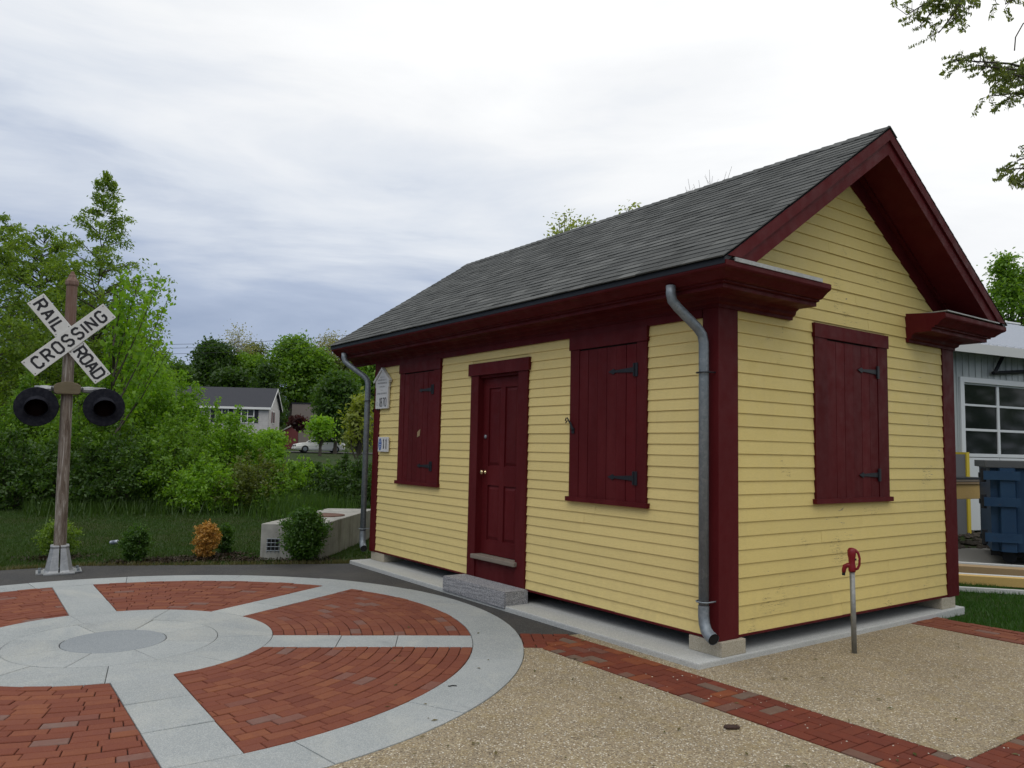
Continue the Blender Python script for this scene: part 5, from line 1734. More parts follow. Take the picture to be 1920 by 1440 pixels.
def build_car():
    dep = 74.0; c = base_at(602, dep); c[2] += 0.07
    yaw = math.atan2(-RH[1], -RH[0]) + math.radians(24)
    car = thing('white_car', 'white sedan parked on far road seen through the leaves', 'car', c, yaw)
    body = M('white_car_paint', (0.75, 0.75, 0.73), 0.3, 0.0, 0.6); glass = M('car_glass', (0.03, 0.04, 0.045), 0.08, 0.0, 0.7)
    rub = M('tyre_rubber', (0.02, 0.02, 0.02), 0.9)
    # stations along x (front +): x, z_low, z_top, half width
    st = [(2.35, 0.36, 0.62, 0.66), (2.25, 0.24, 0.72, 0.80), (1.7, 0.20, 0.86, 0.88), (1.0, 0.18, 0.93, 0.90), (0.0, 0.18, 0.95, 0.91), (-1.2, 0.18, 0.97, 0.90), (-1.8, 0.22, 0.97, 0.87), (-2.2, 0.28, 0.92, 0.80), (-2.32, 0.42, 0.80, 0.68)]
    b = MB(); vs = []; n = 8
    for x, zl, zt, hw in st:
        zm = zl + (zt - zl) * 0.6
        vs += [(x, -hw * 0.92, zl), (x, -hw, zl + 0.15), (x, -hw, zm), (x, -hw * 0.9, zt), (x, hw * 0.9, zt), (x, hw, zm), (x, hw, zl + 0.15), (x, hw * 0.92, zl)]
    fs = [tuple(range(8)), tuple(range((len(st) - 1) * 8, len(st) * 8))[::-1]]
    for i in range(len(st) - 1):
        for k in range(8):
            l = (k + 1) % 8; fs.append((i * 8 + k, (i + 1) * 8 + k, (i + 1) * 8 + l, i * 8 + l))
    b.add(vs, fs); b.build('body', body, car, smooth=False, bevel=0.03)
    b = MB(); g = [(1.05, 0.93, 0.80), (0.35, 1.36, 0.66), (-0.8, 1.38, 0.66), (-1.6, 0.97, 0.78)]
    vs = []
    for x, z, hw in g: vs += [(x, -hw, z), (x, hw, z)]
    vs += [(1.05, -0.82, 0.9), (1.05, 0.82, 0.9), (-1.6, -0.8, 0.9), (-1.6, 0.8, 0.9)]
    b.add(vs, [(0, 1, 3, 2), (4, 5, 7, 6), (0, 2, 4, 6), (1, 7, 5, 3)]); b.build('window', glass, car)
    b = MB(); b.add([(0.38, -0.67, 1.365), (0.38, 0.67, 1.365), (-0.82, 0.67, 1.39), (-0.82, -0.67, 1.39), (0.30, -0.62, 1.43), (0.30, 0.62, 1.43), (-0.78, 0.62, 1.44), (-0.78, -0.62, 1.44)],
                    [(4, 5, 6, 7), (0, 4, 7, 3), (1, 2, 6, 5), (0, 1, 5, 4), (3, 7, 6, 2)]); b.build('roof', body, car)
    for s in (-1, 1):
        b = MB()
        for (x0, z0, h0), (x1, z1, h1) in zip(g[:-1], g[1:]): b.tube([(x0, s * (h0 + 0.01), z0), (x1, s * (h1 + 0.01), z1)], 0.035, 5)
        b.tube([(-0.25, s * 0.67, 1.38), (-0.2, s * 0.84, 0.95)], 0.03, 5)
        b.build('pillar', body, car)
        b = MB(); b.box(2.20, 2.345, s * 0.62 - 0.14, s * 0.62 + 0.14, 0.56, 0.68); b.build('headlight', glass, car)
    b = MB(); b.box(2.30, 2.37, -0.40, 0.40, 0.54, 0.66); b.build('grille', M('car_grille', (0.08, 0.08, 0.08), 0.5), car)
    b = MB(); b.box(2.20, 2.42, -0.78, 0.78, 0.30, 0.44); b.build('bumper', body, car, bevel=0.03)
    for x in (1.42, -1.40):
        for s in (-1, 1):
            w = thing('wheel', None, None, (x, s * 0.80, 0.32)); w.parent = car
            b = MB(); b.lathe([(0.2, -0.11), (0.31, -0.11), (0.33, -0.06), (0.33, 0.06), (0.31, 0.11), (0.2, 0.11)], n=20, axis='y'); b.build('tyre', rub, w)
            b = MB(); b.lathe([(0.02, 0.115), (0.19, 0.11), (0.2, 0.08)], n=16, axis='y'); b.lathe([(0.02, -0.115), (0.19, -0.11), (0.2, -0.08)], n=16, axis='y'); b.build('rim', MAT['galv'], w)


build_car()


def build_far_house():
    dep = 86.0
    r = base_at(505, dep)
    yaw = math.atan2(RH[1], RH[0]) + math.radians(7)
    h = thing('far_house', 'pale two storey house with dark roof beyond the bank', 'house', r, yaw)
    wm = M('pale_siding', (0.50, 0.48, 0.46), 0.8); n = N(wm)
    z = n.t.nodes.new('ShaderNodeSeparateXYZ'); n.link(n.pos, z.inputs[0])
    n.color(n.mix(n.ramp(n.noise(3, 3), [(0.3, W3(0)), (0.7, W3(1))]), (0.46, 0.44, 0.43), (0.54, 0.52, 0.50)))
    rm = M('dark_far_roof', (0.04, 0.042, 0.05), 0.9); n = N(rm); n.color(n.mix(n.noise(6, 6, vec=n.scaled((1, 1, 4))), (0.024, 0.026, 0.034), (0.06, 0.062, 0.072)))
    wl, wd, he = 12.0, 7.0, 0.0
    ze = at(480, 762, dep)[2] - r[2]; zr = at(480, 727, dep + 3)[2] - r[2]
    # local: x to the right along the front, front faces -y, right end at x=0
    b = MB(); b.box(-wl, 0, 0, wd, -0.3, ze)
    b.add([(0, 0, ze), (0, wd, ze), (0, wd / 2, zr - 0.15), (-wl, 0, ze), (-wl, wd, ze), (-wl, wd / 2, zr - 0.15)], [(0, 1, 2), (5, 4, 3)])
    wall = b.build('wall', wm, h)
    # siding courses as real laps
    b = MB()
    for i in range(int(ze / 0.2)):
        z0 = i * 0.2; b.add([(-wl, -0.03, z0), (0.0, -0.03, z0), (0, -0.005, z0 + 0.2), (-wl, -0.005, z0 + 0.2)], [(0, 1, 2, 3)])
        b.add([(0.03, 0, z0), (0.03, wd, z0), (0.005, wd, z0 + 0.2), (0.005, 0, z0 + 0.2)], [(0, 1, 2, 3)])
    o = b.build('siding', wm, wall); o['kind'] = 'stuff'
    b = MB(); ov = 0.35
    for s in (0, 1):
        ye = -ov if s == 0 else wd + ov; zz = ze - 0.12
        vs = [(-wl - 0.3, ye, zz), (0.3, ye, zz), (0.3, wd / 2, zr), (-wl - 0.3, wd / 2, zr)]; vs += [(x, y, q - 0.14) for x, y, q in vs]
        f = [(0, 1, 2, 3), (7, 6, 5, 4), (0, 4, 5, 1), (1, 5, 6, 2), (3, 7, 4, 0)]
        b.add(vs, f if s == 0 else [t[::-1] for t in f])
    b.build('roof', rm, h)
    b = MB(); b.box(-wl - 0.3, 0.3, -ov - 0.06, -ov - 0.005, ze - 0.34, ze - 0.10)
    for s in (0, 1):
        ye = -ov if s == 0 else wd + ov
        vs = [(0.305, ye, ze - 0.12), (0.33, ye, ze - 0.12), (0.33, wd / 2, zr), (0.305, wd / 2, zr)]; vs += [(x, y, q - 0.25) for x, y, q in vs]
        b.add(vs, [(0, 1, 2, 3), (7, 6, 5, 4), (1, 5, 6, 2), (0, 3, 7, 4)])
    b.build('trim', MAT['white'], h)
    gl = M('far_window_glass', (0.05, 0.055, 0.06), 0.1)
    def window(x0, x1, z0, z1, side=False):
        f = MB(); g = MB()
        if not side:
            f.box(x0 - 0.1, x1 + 0.1, -0.09, -0.032, z0 - 0.1, z1 + 0.1); w = f.build('window', MAT['white'], h)
            g.box(x0, x1, -0.10, -0.0905, z0, z1); g.build('pane', gl, w)
            mm = MB(); mm.box((x0 + x1) / 2 - 0.04, (x0 + x1) / 2 + 0.04, -0.112, -0.1005, z0, z1); mm.box(x0, x1, -0.1175, -0.1125, (z0 + z1) / 2 - 0.04, (z0 + z1) / 2 + 0.04); mm.build('muntin', MAT['white'], w)
            for a in (x0 - 0.55, x1 + 0.13):
                s = MB(); s.box(a, a + 0.4, -0.075, -0.033, z0 - 0.05, z1 + 0.05); s.build('shutter', MAT['iron'], h)
        else:
            f.box(0.035, 0.09, x0 - 0.1, x1 + 0.1, z0 - 0.1, z1 + 0.1); w = f.build('window', MAT['white'], h)
            g.box(0.0905, 0.10, x0, x1, z0, z1); g.build('pane', gl, w)
            for a in (x0 - 0.5, x1 + 0.12):
                s = MB(); s.box(0.036, 0.08, a, a + 0.38, z0, z1); s.build('shutter', M('red_shutter', (0.12, 0.02, 0.025), 0.6), h)
    for x in (-4.9, -2.2, -8.2, -10.8):
        window(x - 0.6, x + 0.6, ze - 1.75, ze - 0.42)
        if x > -9: window(x - 0.6, x + 0.6, ze - 4.6, ze - 3.2)
    window(2.2, 3.0, ze - 1.7, ze - 0.5, True); window(2.2, 3.0, ze - 4.5, ze - 3.2, True)


build_far_house()


def build_shed():
    dep = 100.0; r = base_at(566, dep)
    s = thing('tan_building', 'blank tan wall of flat roofed building among far trees', 'building', r, math.atan2(RH[1], RH[0]))
    top = at(566, 757, dep)[2] - r[2]
    b = MB(); b.box(-1.2, 3.4, 0, 3, -0.3, top); b.build('wall', M('tan_wall', (0.20, 0.17, 0.15), 0.85), s)
    b = MB(); b.box(-1.3, 3.5, -0.08, 3.1, top + 0.002, top + 0.14); b.build('roof', MAT['iron'], s)
    r = base_at(520, 88); r2 = thing('red_shed', 'little red shed with pale roof edge beside far house', 'shed', r, math.atan2(RH[1], RH[0]) + 0.3)
    top = at(535, 800, 88)[2] - r[2]
    b = MB(); b.box(0.4, 2.4, 0, 2, -0.3, top - 0.6); b.add([(0.4, 0, top - 0.6), (2.4, 0, top - 0.6), (1.6, 0, top), (0.4, 2, top - 0.6), (2.4, 2, top - 0.6), (1.6, 2, top)], [(0, 1, 2), (5, 4, 3)])
    b.build('wall', M('red_shed_wall', (0.13, 0.03, 0.03), 0.8), r2)
    b = MB(); b.add([(-0.1, -0.2, top - 0.95), (1.6, -0.2, top + 0.03), (1.6, 2.2, top + 0.03), (-0.1, 2.2, top - 0.95), (-0.1, -0.2, top - 0.8), (1.6, -0.2, top + 0.2), (1.6, 2.2, top + 0.2), (-0.1, 2.2, top - 0.8)],
                    [(0, 1, 5, 4), (4, 5, 6, 7), (1, 0, 3, 2), (0, 4, 7, 3), (1, 2, 6, 5)])
    b.build('roof', MAT['concrete_old'], r2)


build_shed()


def far_trees():
    G = 'trees beyond the far road'
    def ft(px, dep, top, hw, bot, leaf, label, seed, size=0.5, n=260, per=24, spread=0.6, sparse=False, bark='bark', shape='round'):
        r = base_at(px, dep); k = dep / FPX; tz = at(px, top, dep)[2] - r[2]; bz = max(0.3, at(px, bot, dep)[2] - r[2]); rx = hw * k
        h = tz - bz
        if shape == 'round':
            bl = [(0, 0, bz + h * 0.5, rx * 0.9, rx * 0.8, h * 0.45, 3), (rx * 0.35, 0, bz + h * 0.72, rx * 0.55, rx * 0.55, h * 0.27, 1.4), (-rx * 0.4, 0, bz + h * 0.66, rx * 0.55, rx * 0.55, h * 0.28, 1.4), (0, 0, bz + h * 0.82, rx * 0.45, rx * 0.45, h * 0.17, 0.8)]
        else:
            bl = [(0, 0, bz + h * f, rx * (1.05 - f), rx * (1.05 - f), h * 0.12, 1.2 - f) for f in (0.1, 0.25, 0.4, 0.55, 0.7, 0.85, 0.94)]
        tree('far_tree', label, 'tree', r, bl, n, per, spread, leaf, size, max(0.12, rx * 0.07), seed, G, bark=bark, nlimb=40 if sparse else 12, aspect=0.55, top=tz * 0.9)
    ft(394, 108, 638, 52, 770, 'dark', 'dark round tree at left of the far tree row', 301, n=330)
    ft(440, 112, 610, 42, 740, 'pale', 'thin pale budding tree rising behind the dark round one', 302, size=0.28, n=210, per=7, spread=0.7, sparse=True, bark='bark_pale')
    ft(470, 118, 640, 40, 760, 'olive', 'olive tree in the middle of the far row', 303, size=0.4, n=240, per=14, sparse=True)
    ft(545, 112, 628, 52, 770, 'mid', 'rounded mid green tree above the far house gable', 304, n=360)
    ft(615, 116, 622, 42, 740, 'pale', 'pale budding tree close to the roof corner of yellow house', 305, size=0.32, n=230, per=9, spread=0.7, sparse=True, bark='bark_pale')
    ft(588, 114, 652, 48, 770, 'mid', 'broad green tree between rounded one and budding one', 318, n=330)
    ft(462, 111, 664, 52, 770, 'mid', 'broad green tree in front of the thin budding tree', 319, n=330)
    ft(500, 100, 688, 34, 800, 'dark', 'dark evergreen behind the far house ridge', 306, n=260, shape='cone')
    ft(432, 104, 690, 50, 790, 'dark', 'dark low tree behind the far house roof', 307, n=260)
    ft(640, 118, 668, 60, 790, 'olive', 'olive brown tree low in the far row', 308, n=300)
    ft(632, 72, 695, 50, 838, 'deep', 'full dark green tree behind the white car', 309, size=0.34, n=460, spread=0.4)
    ft(604, 56, 784, 26, 826, 'bright', 'small bright tree in front of the white car', 310, size=0.24, n=110, per=14, spread=0.28, sparse=True)
    ft(676, 33, 738, 26, 860, 'yellowgreen', 'thin yellow green tree beside left downspout', 311, size=0.19, n=90, per=14, spread=0.2, sparse=True)
    ft(320, 100, 680, 42, 790, 'deep', 'deep green tree left of the far house', 312, n=280)
    ft(700, 112, 660, 50, 790, 'mid', 'mid green tree hidden mostly behind yellow house', 313, n=260)
    ft(561, 90, 784, 12, 806, 'purple', 'dark purple leaved bush near the tan wall', 314, size=0.3, n=90, spread=0.35)
    ft(510, 70, 812, 34, 846, 'bright', 'low bright hedge left of the white car', 315, size=0.28, n=150, spread=0.35)
    ft(676, 66, 800, 26, 850, 'olive', 'olive bush right of the white car', 316, size=0.28, n=130, spread=0.35)
    ft(270, 60, 680, 60, 800, 'mid', 'mid green tree past the bank behind right lamp', 317, size=0.34, n=300, spread=0.45)
    # behind the yellow house, tips over the ridge
    r = base_at(1110, 26)
    tree('locust_tree', 'tree whose green tips show above the middle of roof', 'tree', r,
         [E(1085, 440, 26, 58, 26, r, 1.3), E(1060, 416, 26, 18, 18, r, 0.2), E(1190, 396, 26, 28, 20, r, 0.25), E(1110, 510, 26, 100, 60, r, 3)],
         170, 14, 0.2, 'yellowgreen', 0.12, 0.14, 401, None, nlimb=60, top=7.5, aspect=0.5)
    r = base_at(1330, 24); rng = np.random.default_rng(402)
    t = thing('bare_tree', 'leafless grey twigs showing above the roof ridge', 'tree', r)
    b = MB(); b.tube([(0, 0, -0.1), (0, 0, 4), (0.1, 0, 7)], [0.12, 0.09, 0.04], 7); b.build('trunk', MAT['bark_pale'], t)
    b = MB()
    for px, py in [(1290, 335), (1300, 345), (1310, 338), (1330, 318), (1336, 330), (1345, 345), (1362, 322), (1372, 312), (1285, 350), (1355, 352), (1320, 350), (1380, 335)]:
        e = at(px, py, 24) - r; s = at(1330 + (px - 1330) * 0.4, 430, 24) - r
        b.tube([(0.05, 0, 5.5), s, s * 0.4 + e * 0.6 + rng.normal(0, 0.05, 3), e], [0.03, 0.016, 0.009, 0.004], 5, cap=False)
        for q in range(3):
            k = rng.uniform(0.3, 0.9); p = s * (1 - k) + e * k; b.tube([p, p + rng.normal(0, 0.12, 3) + np.array([0, 0, 0.18])], [0.006, 0.003], 4, cap=False)
    b.build('crown', MAT['bark_pale'], t)
    # right, beyond the garage
    r = base_at(1895, 46)
    tree('pine_tree', 'green tree with pointed evergreen top beyond the garage', 'tree', r,
         [E(1886, 488, 46, 9, 13, r, 0.4), E(1884, 504, 46, 16, 12, r, 0.7), E(1903, 534, 46, 42, 24, r, 2.4), E(1912, 580, 46, 58, 46, r, 3), E(1930, 530, 46, 40, 40, r, 1.6)],
         300, 24, 0.3, 'mid', 0.24, 0.2, 403, None, nlimb=20)
    # far wood closing the horizon
    rng = np.random.default_rng(60); n = 30000
    u = rng.uniform(-900, 2600, n); dep = rng.uniform(122, 150, n)
    lat = (u - 960) / FPX * dep; P = CAM[:2] + FH * dep[:, None] + RH * lat[:, None]
    hm = 7.6 + 2.2 * np.sin(u * 0.021) + 1.6 * np.sin(u * 0.053 + 1) + np.where(u > 1500, -3.5, 0)
    z = terrain(P[:, 0], P[:, 1]) + hm * rng.uniform(0, 1, n) ** 0.7
    a = np.radians(rng.uniform(-150, 62, 16000)); rr = rng.uniform(52, 66, 16000)
    bx, by = rr * np.cos(a), rr * np.sin(a); bz = (10 + 2 * np.sin(a * 23)) * rng.uniform(0, 1, 16000) ** 0.8
    o = leaf_obj('tree_belt', np.column_stack([bx, by, bz]), 1.1, LEAF['deep'], None, rng, 0.6, 0.2); tag(o, kind='stuff')
    o = leaf_obj('far_woods', np.column_stack([P, z]), 1.0, LEAF['deep'], None, rng, 0.6, 0.2); tag(o, kind='stuff')


far_trees()


# overhead wires at the far left
def wires():
    labs = ['uppermost of three thin wires crossing sky over far trees', 'middle one of three thin wires crossing sky over far trees', 'lowest of three thin wires crossing sky over far trees']
    for i, (ya, yb) in enumerate(((655, 604), (662, 612), (673, 620))):
        a, e = at(200, ya, 92), at(1000, yb - 12, 92)
        pts = [a + (e - a) * k + np.array([0, 0, -1.2 * 4 * k * (1 - k)]) + np.array([0, 0, 0.6]) for k in np.linspace(0, 1, 14)]
        b = MB(); b.tube(pts, 0.022, 5); o = b.build('power_line', MAT['iron'])
        tag(o, labs[i], 'wire', 'power lines over the far trees')


wires()

# ------------------------------------------------------------------ overhanging branches, top right
def overhang():
    root = base_at(2420, 9.5); rng = np.random.default_rng(501)
    t = thing('overhanging_tree', 'leafy branch tips hanging into view at the upper right', 'tree', root)
    b = MB(); b.tube([(0, 0, -0.1), (0.05, 0, 2.5), (0.0, 0.1, 5.0), (-0.2, 0.1, 8)], [0.24, 0.2, 0.16, 0.06], 10); b.build('trunk', MAT['bark'], t)
    sprays = [  # start px, end px, depth, droop density
        ((1880, -60), (1700, 28), 7.6, 22), ((1830, -50), (1725, 48), 7.6, 16), ((1860, -45), (1760, 62), 7.7, 14), ((1850, -70), (1790, 20), 7.7, 14),
        ((1990, -40), (1885, 8), 7.5, 7), ((1960, -30), (1820, 4), 7.5, 5),
        ((2010, 150), (1782, 112), 7.4, 30), ((2010, 165), (1830, 122), 7.4, 22), ((2010, 185), (1860, 180), 7.4, 20), ((2000, 130), (1890, 150), 7.4, 14), ((1990, 180), (1900, 140), 7.4, 14),
        ((2010, 330), (1890, 318), 7.3, 18), ((2010, 340), (1900, 342), 7.3, 14), ((2000, 300), (1908, 300), 7.3, 8)]
    for hx, hy, hd in ((2040, -70, 7.8), (2060, 160, 7.5), (2050, 335, 7.4)):      # the rest of each bough, beyond the frame
        for q in range(7):
            sprays.append(((hx + 20 + 30 * q, hy - 10 + rng.normal(0, 12)), (hx + 30 * q + rng.normal(0, 60), hy + rng.normal(0, 45)), hd + rng.normal(0, 0.5), 12))
    tw = MB(); pts = []
    hubs = [at(2040, -70, 7.7) - root, at(2060, 160, 7.45) - root, at(2050, 335, 7.35) - root]
    for h_, zt in zip(hubs, (6.2, 4.9, 4.1)):
        o = np.array([0.0, 0.05, zt]); tw.tube([o, o * 0.6 + h_ * 0.4 + np.array([0, 0, 0.35]), o * 0.2 + h_ * 0.8 + np.array([0, 0, 0.15]), h_], [0.075, 0.05, 0.032, 0.020], 8, cap=False)
    for (sx, sy), (ex, ey), dep, dens in sprays:
        s, e = at(sx, sy, dep) - root, at(ex, ey, dep + rng.normal(0, 0.15)) - root
        m1 = (s + e) / 2 + np.array([0, 0, 0.06])
        hb = hubs[0 if sy < 60 else (1 if sy < 250 else 2)]
        tw.tube([hb, (hb + s) / 2 + rng.normal(0, 0.03, 3), s], [0.020, 0.017, 0.016], 5, cap=False); tw.tube([s, m1, e], [0.016, 0.011, 0.005], 5, cap=False)
        L = np.linalg.norm(e - s)
        for k in np.linspace(0.0, 1.0, int(dens * 1.7)):
            q = (1 - k) ** 2 * s + 2 * k * (1 - k) * m1 + k * k * e + rng.normal(0, 0.055, 3)
            # pinnate leaf: rachis with paired leaflets
            a = rng.uniform(0, 6.28); d = np.array([math.cos(a), math.sin(a), rng.uniform(-0.9, 0.1)]); d /= np.linalg.norm(d)
            ln = rng.uniform(0.10, 0.2)
            b0 = (1 - k) ** 2 * s + 2 * k * (1 - k) * m1 + k * k * e; tw.tube([b0, q, q + d * ln], [0.004, 0.003, 0.002], 3, cap=False)
            for j in np.linspace(0.1, 1, 8):
                c = q + d * ln * j; side = np.cross(d, [0, 0, 1.0]); side /= np.linalg.norm(side) + 1e-9
                pts += [c + side * 0.015, c - side * 0.015]
    tw.tube([at(1902, 95, 7.4) - root, at(1904, 70, 7.4) - root, at(1918, 45, 7.4) - root, at(1960, 10, 7.4) - root], 0.006, 5)
    tw.build('limb', MAT['bark'], t)
    leaf_obj('crown', np.array(pts), 0.050, LEAF['hang'], t, rng, 0.40, 0.8)


overhang()

# ------------------------------------------------------------------ garage, dumpster, timber on the right
def build_garage():
    A = np.array([-4.395, 13.60]); d = np.array([0.178, 0.984]); d /= np.linalg.norm(d)
    yaw = math.atan2(d[1], d[0])
    g = thing('garage', 'pale metal sided garage with ribbed roof and wide glazed door', 'building', (A[0], A[1], 0), yaw)
    # local x along the front to the right, front faces -y ; px 1784 is x=0
    wm = M('metal_siding', (0.40, 0.43, 0.44), 0.5, 0.2); n = N(wm)
    n.color(n.mix(n.ramp(n.noise(3, 5, vec=n.scaled((1, 1, 0.2))), [(0.35, W3(0)), (0.7, W3(1))]), (0.29, 0.32, 0.32), (0.44, 0.47, 0.465)))
    ze = 4.30; x0, x1, dp, zr = -7.0, 12.0, 12.0, 6.6
    dx0, dx1, dt = 0.36, 5.6, 3.42
    b = MB()
    b.box(x0, dx0 - 0.14, 0, 0.15, 0, ze); b.box(dx1 + 0.14, x1, 0, 0.15, 0, ze); b.box(dx0 - 0.1395, dx1 + 0.1395, 0, 0.15, dt + 0.121, ze)
    b.box(x0, x0 + 0.15, 0.151, dp, 0, ze); b.box(x1 - 0.15, x1, 0.151, dp, 0, ze); b.box(x0 + 0.151, x1 - 0.151, dp - 0.15, dp, 0, ze)
    wall = b.build('wall', wm, g)
    rib = MB()
    for x in np.arange(x0, x1, 0.23):
        if dx0 - 0.2 < x < dx1 + 0.12: rib.box(x, x + 0.03, -0.010, -0.001, dt + 0.14, ze - 0.02)
        else: rib.box(x, x + 0.03, -0.010, -0.001, 0.02, ze - 0.02)
    o = rib.build('siding_rib', wm, wall); o['kind'] = 'stuff'
    b = MB(); b.box(dx0 + 0.0, dx1, 0.35, 0.37, 0.0, dt); b.build('interior', MAT['dark'], g)
    # roof
    rm = M('ribbed_metal_roof', (0.42, 0.45, 0.50), 0.4, 0.3)
    b = MB()
    vs = [(x0 - 0.3, -0.45, ze - 0.04), (x1 + 0.3, -0.45, ze - 0.04), (x1 + 0.3, dp / 2, zr), (x0 - 0.3, dp / 2, zr), (x0 - 0.3, dp + 0.45, ze - 0.04), (x1 + 0.3, dp + 0.45, ze - 0.04)]
    vs += [(x, y, z - 0.06) for x, y, z in vs]
    b.add(vs, [(0, 1, 2, 3), (3, 2, 5, 4), (6, 9, 8, 7), (9, 10, 11, 8), (0, 6, 7, 1), (1, 7, 8, 2), (2, 8, 11, 5), (3, 9, 6, 0), (4, 10, 9, 3)])
    roof = b.build('roof', rm, g)
    sl = (zr - ze + 0.04) / (dp / 2 + 0.45)
    nr = 0
    for x in np.arange(x0, x1 + 0.2, 0.305):
        b = MB(); y0, y1 = -0.452, dp / 2
        za, zb_ = ze - 0.04, zr
        b.add([(x, y0, za + 0.001), (x + 0.06, y0, za + 0.001), (x + 0.06, y1, zb_ + 0.001), (x, y1, zb_ + 0.001), (x + 0.012, y0, za + 0.032), (x + 0.048, y0, za + 0.032), (x + 0.048, y1, zb_ + 0.032), (x + 0.012, y1, zb_ + 0.032)],
              [(4, 5, 6, 7), (0, 1, 5, 4), (1, 2, 6, 5), (3, 0, 4, 7)])
        b.build('roof_rib', rm, roof)
    b = MB(); b.box(x0 - 0.3, x1 + 0.3, dp / 2 - 0.15, dp / 2 + 0.15, zr + 0.005, zr + 0.06); b.build('ridge_cap', MAT['white'], roof)
    b = MB(); b.box(x0 - 0.3, x1 + 0.3, -0.50, -0.455, ze - 0.27, ze - 0.05); b.build('fascia', M('pale_fascia', (0.55, 0.56, 0.54), 0.5), g)
    b = MB(); b.box(x0 - 0.3, x1 + 0.3, -0.454, -0.002, ze - 0.12, ze - 0.101); b.build('soffit', wm, g)
    # overhead door with frame and panes
    fm = M('door_frame_white', (0.62, 0.65, 0.66), 0.5)
    b = MB(); b.box(dx0 - 0.138, dx0 - 0.001, -0.04, 0.14, 0, dt); b.box(dx1 + 0.001, dx1 + 0.138, -0.04, 0.14, 0, dt); b.box(dx0 - 0.138, dx1 + 0.138, -0.042, 0.14, dt + 0.001, dt + 0.12)
    b.build('door_trim', fm, g)
    door = MB(); ncol = 4; cw = (dx1 - dx0) / ncol
    rows = [(1.78, 2.30), (2.36, 2.88), (2.93, dt - 0.04)]
    # rails and stiles
    for i in range(ncol + 1): door.box(dx0 + i * cw - (0.045 if i else 0), dx0 + i * cw + (0.045 if i < ncol else 0), 0.02, 0.07, 1.70, dt - 0.001)
    for z0, z1 in ((2.302, 2.358), (2.882, 2.928), (1.70, 1.778), (dt - 0.038, dt - 0.001)):
        for i in range(ncol): door.box(dx0 + i * cw + (0.046 if i else 0.046), dx0 + (i + 1) * cw - 0.046, 0.022, 0.068, z0, z1)
    dr = door.build('overhead_door', fm, g)
    gl = M('garage_glass', (0.010, 0.012, 0.014), 0.06, 0.0, 0.35)
    for i in range(ncol):
        for z0, z1 in rows:
            p = MB(); p.box(dx0 + i * cw + 0.047, dx0 + (i + 1) * cw - 0.047, 0.045, 0.052, z0, z1); p.build('pane', gl, dr)
        for z0, z1 in ((0.02, 0.84), (0.86, 1.685)):
            p = MB(); p.box(dx0 + i * cw + 0.01, dx0 + (i + 1) * cw - 0.01, 0.025, 0.065, z0, z1); p.build('door_panel', fm, dr)
    # bracket under the eave
    b = MB(); b.tube([(1.32, -0.10, 3.68), (3.4, -0.10, 3.86)], 0.05, 5); b.tube([(1.4, -0.10, 3.70), (1.75, -0.10, 4.15)], 0.045, 5); b.tube([(3.4, -0.1, 3.86), (4.6, -0.1, 3.95)], 0.05, 5)
    b.build('awning_brace', MAT['iron'], g)


build_garage()


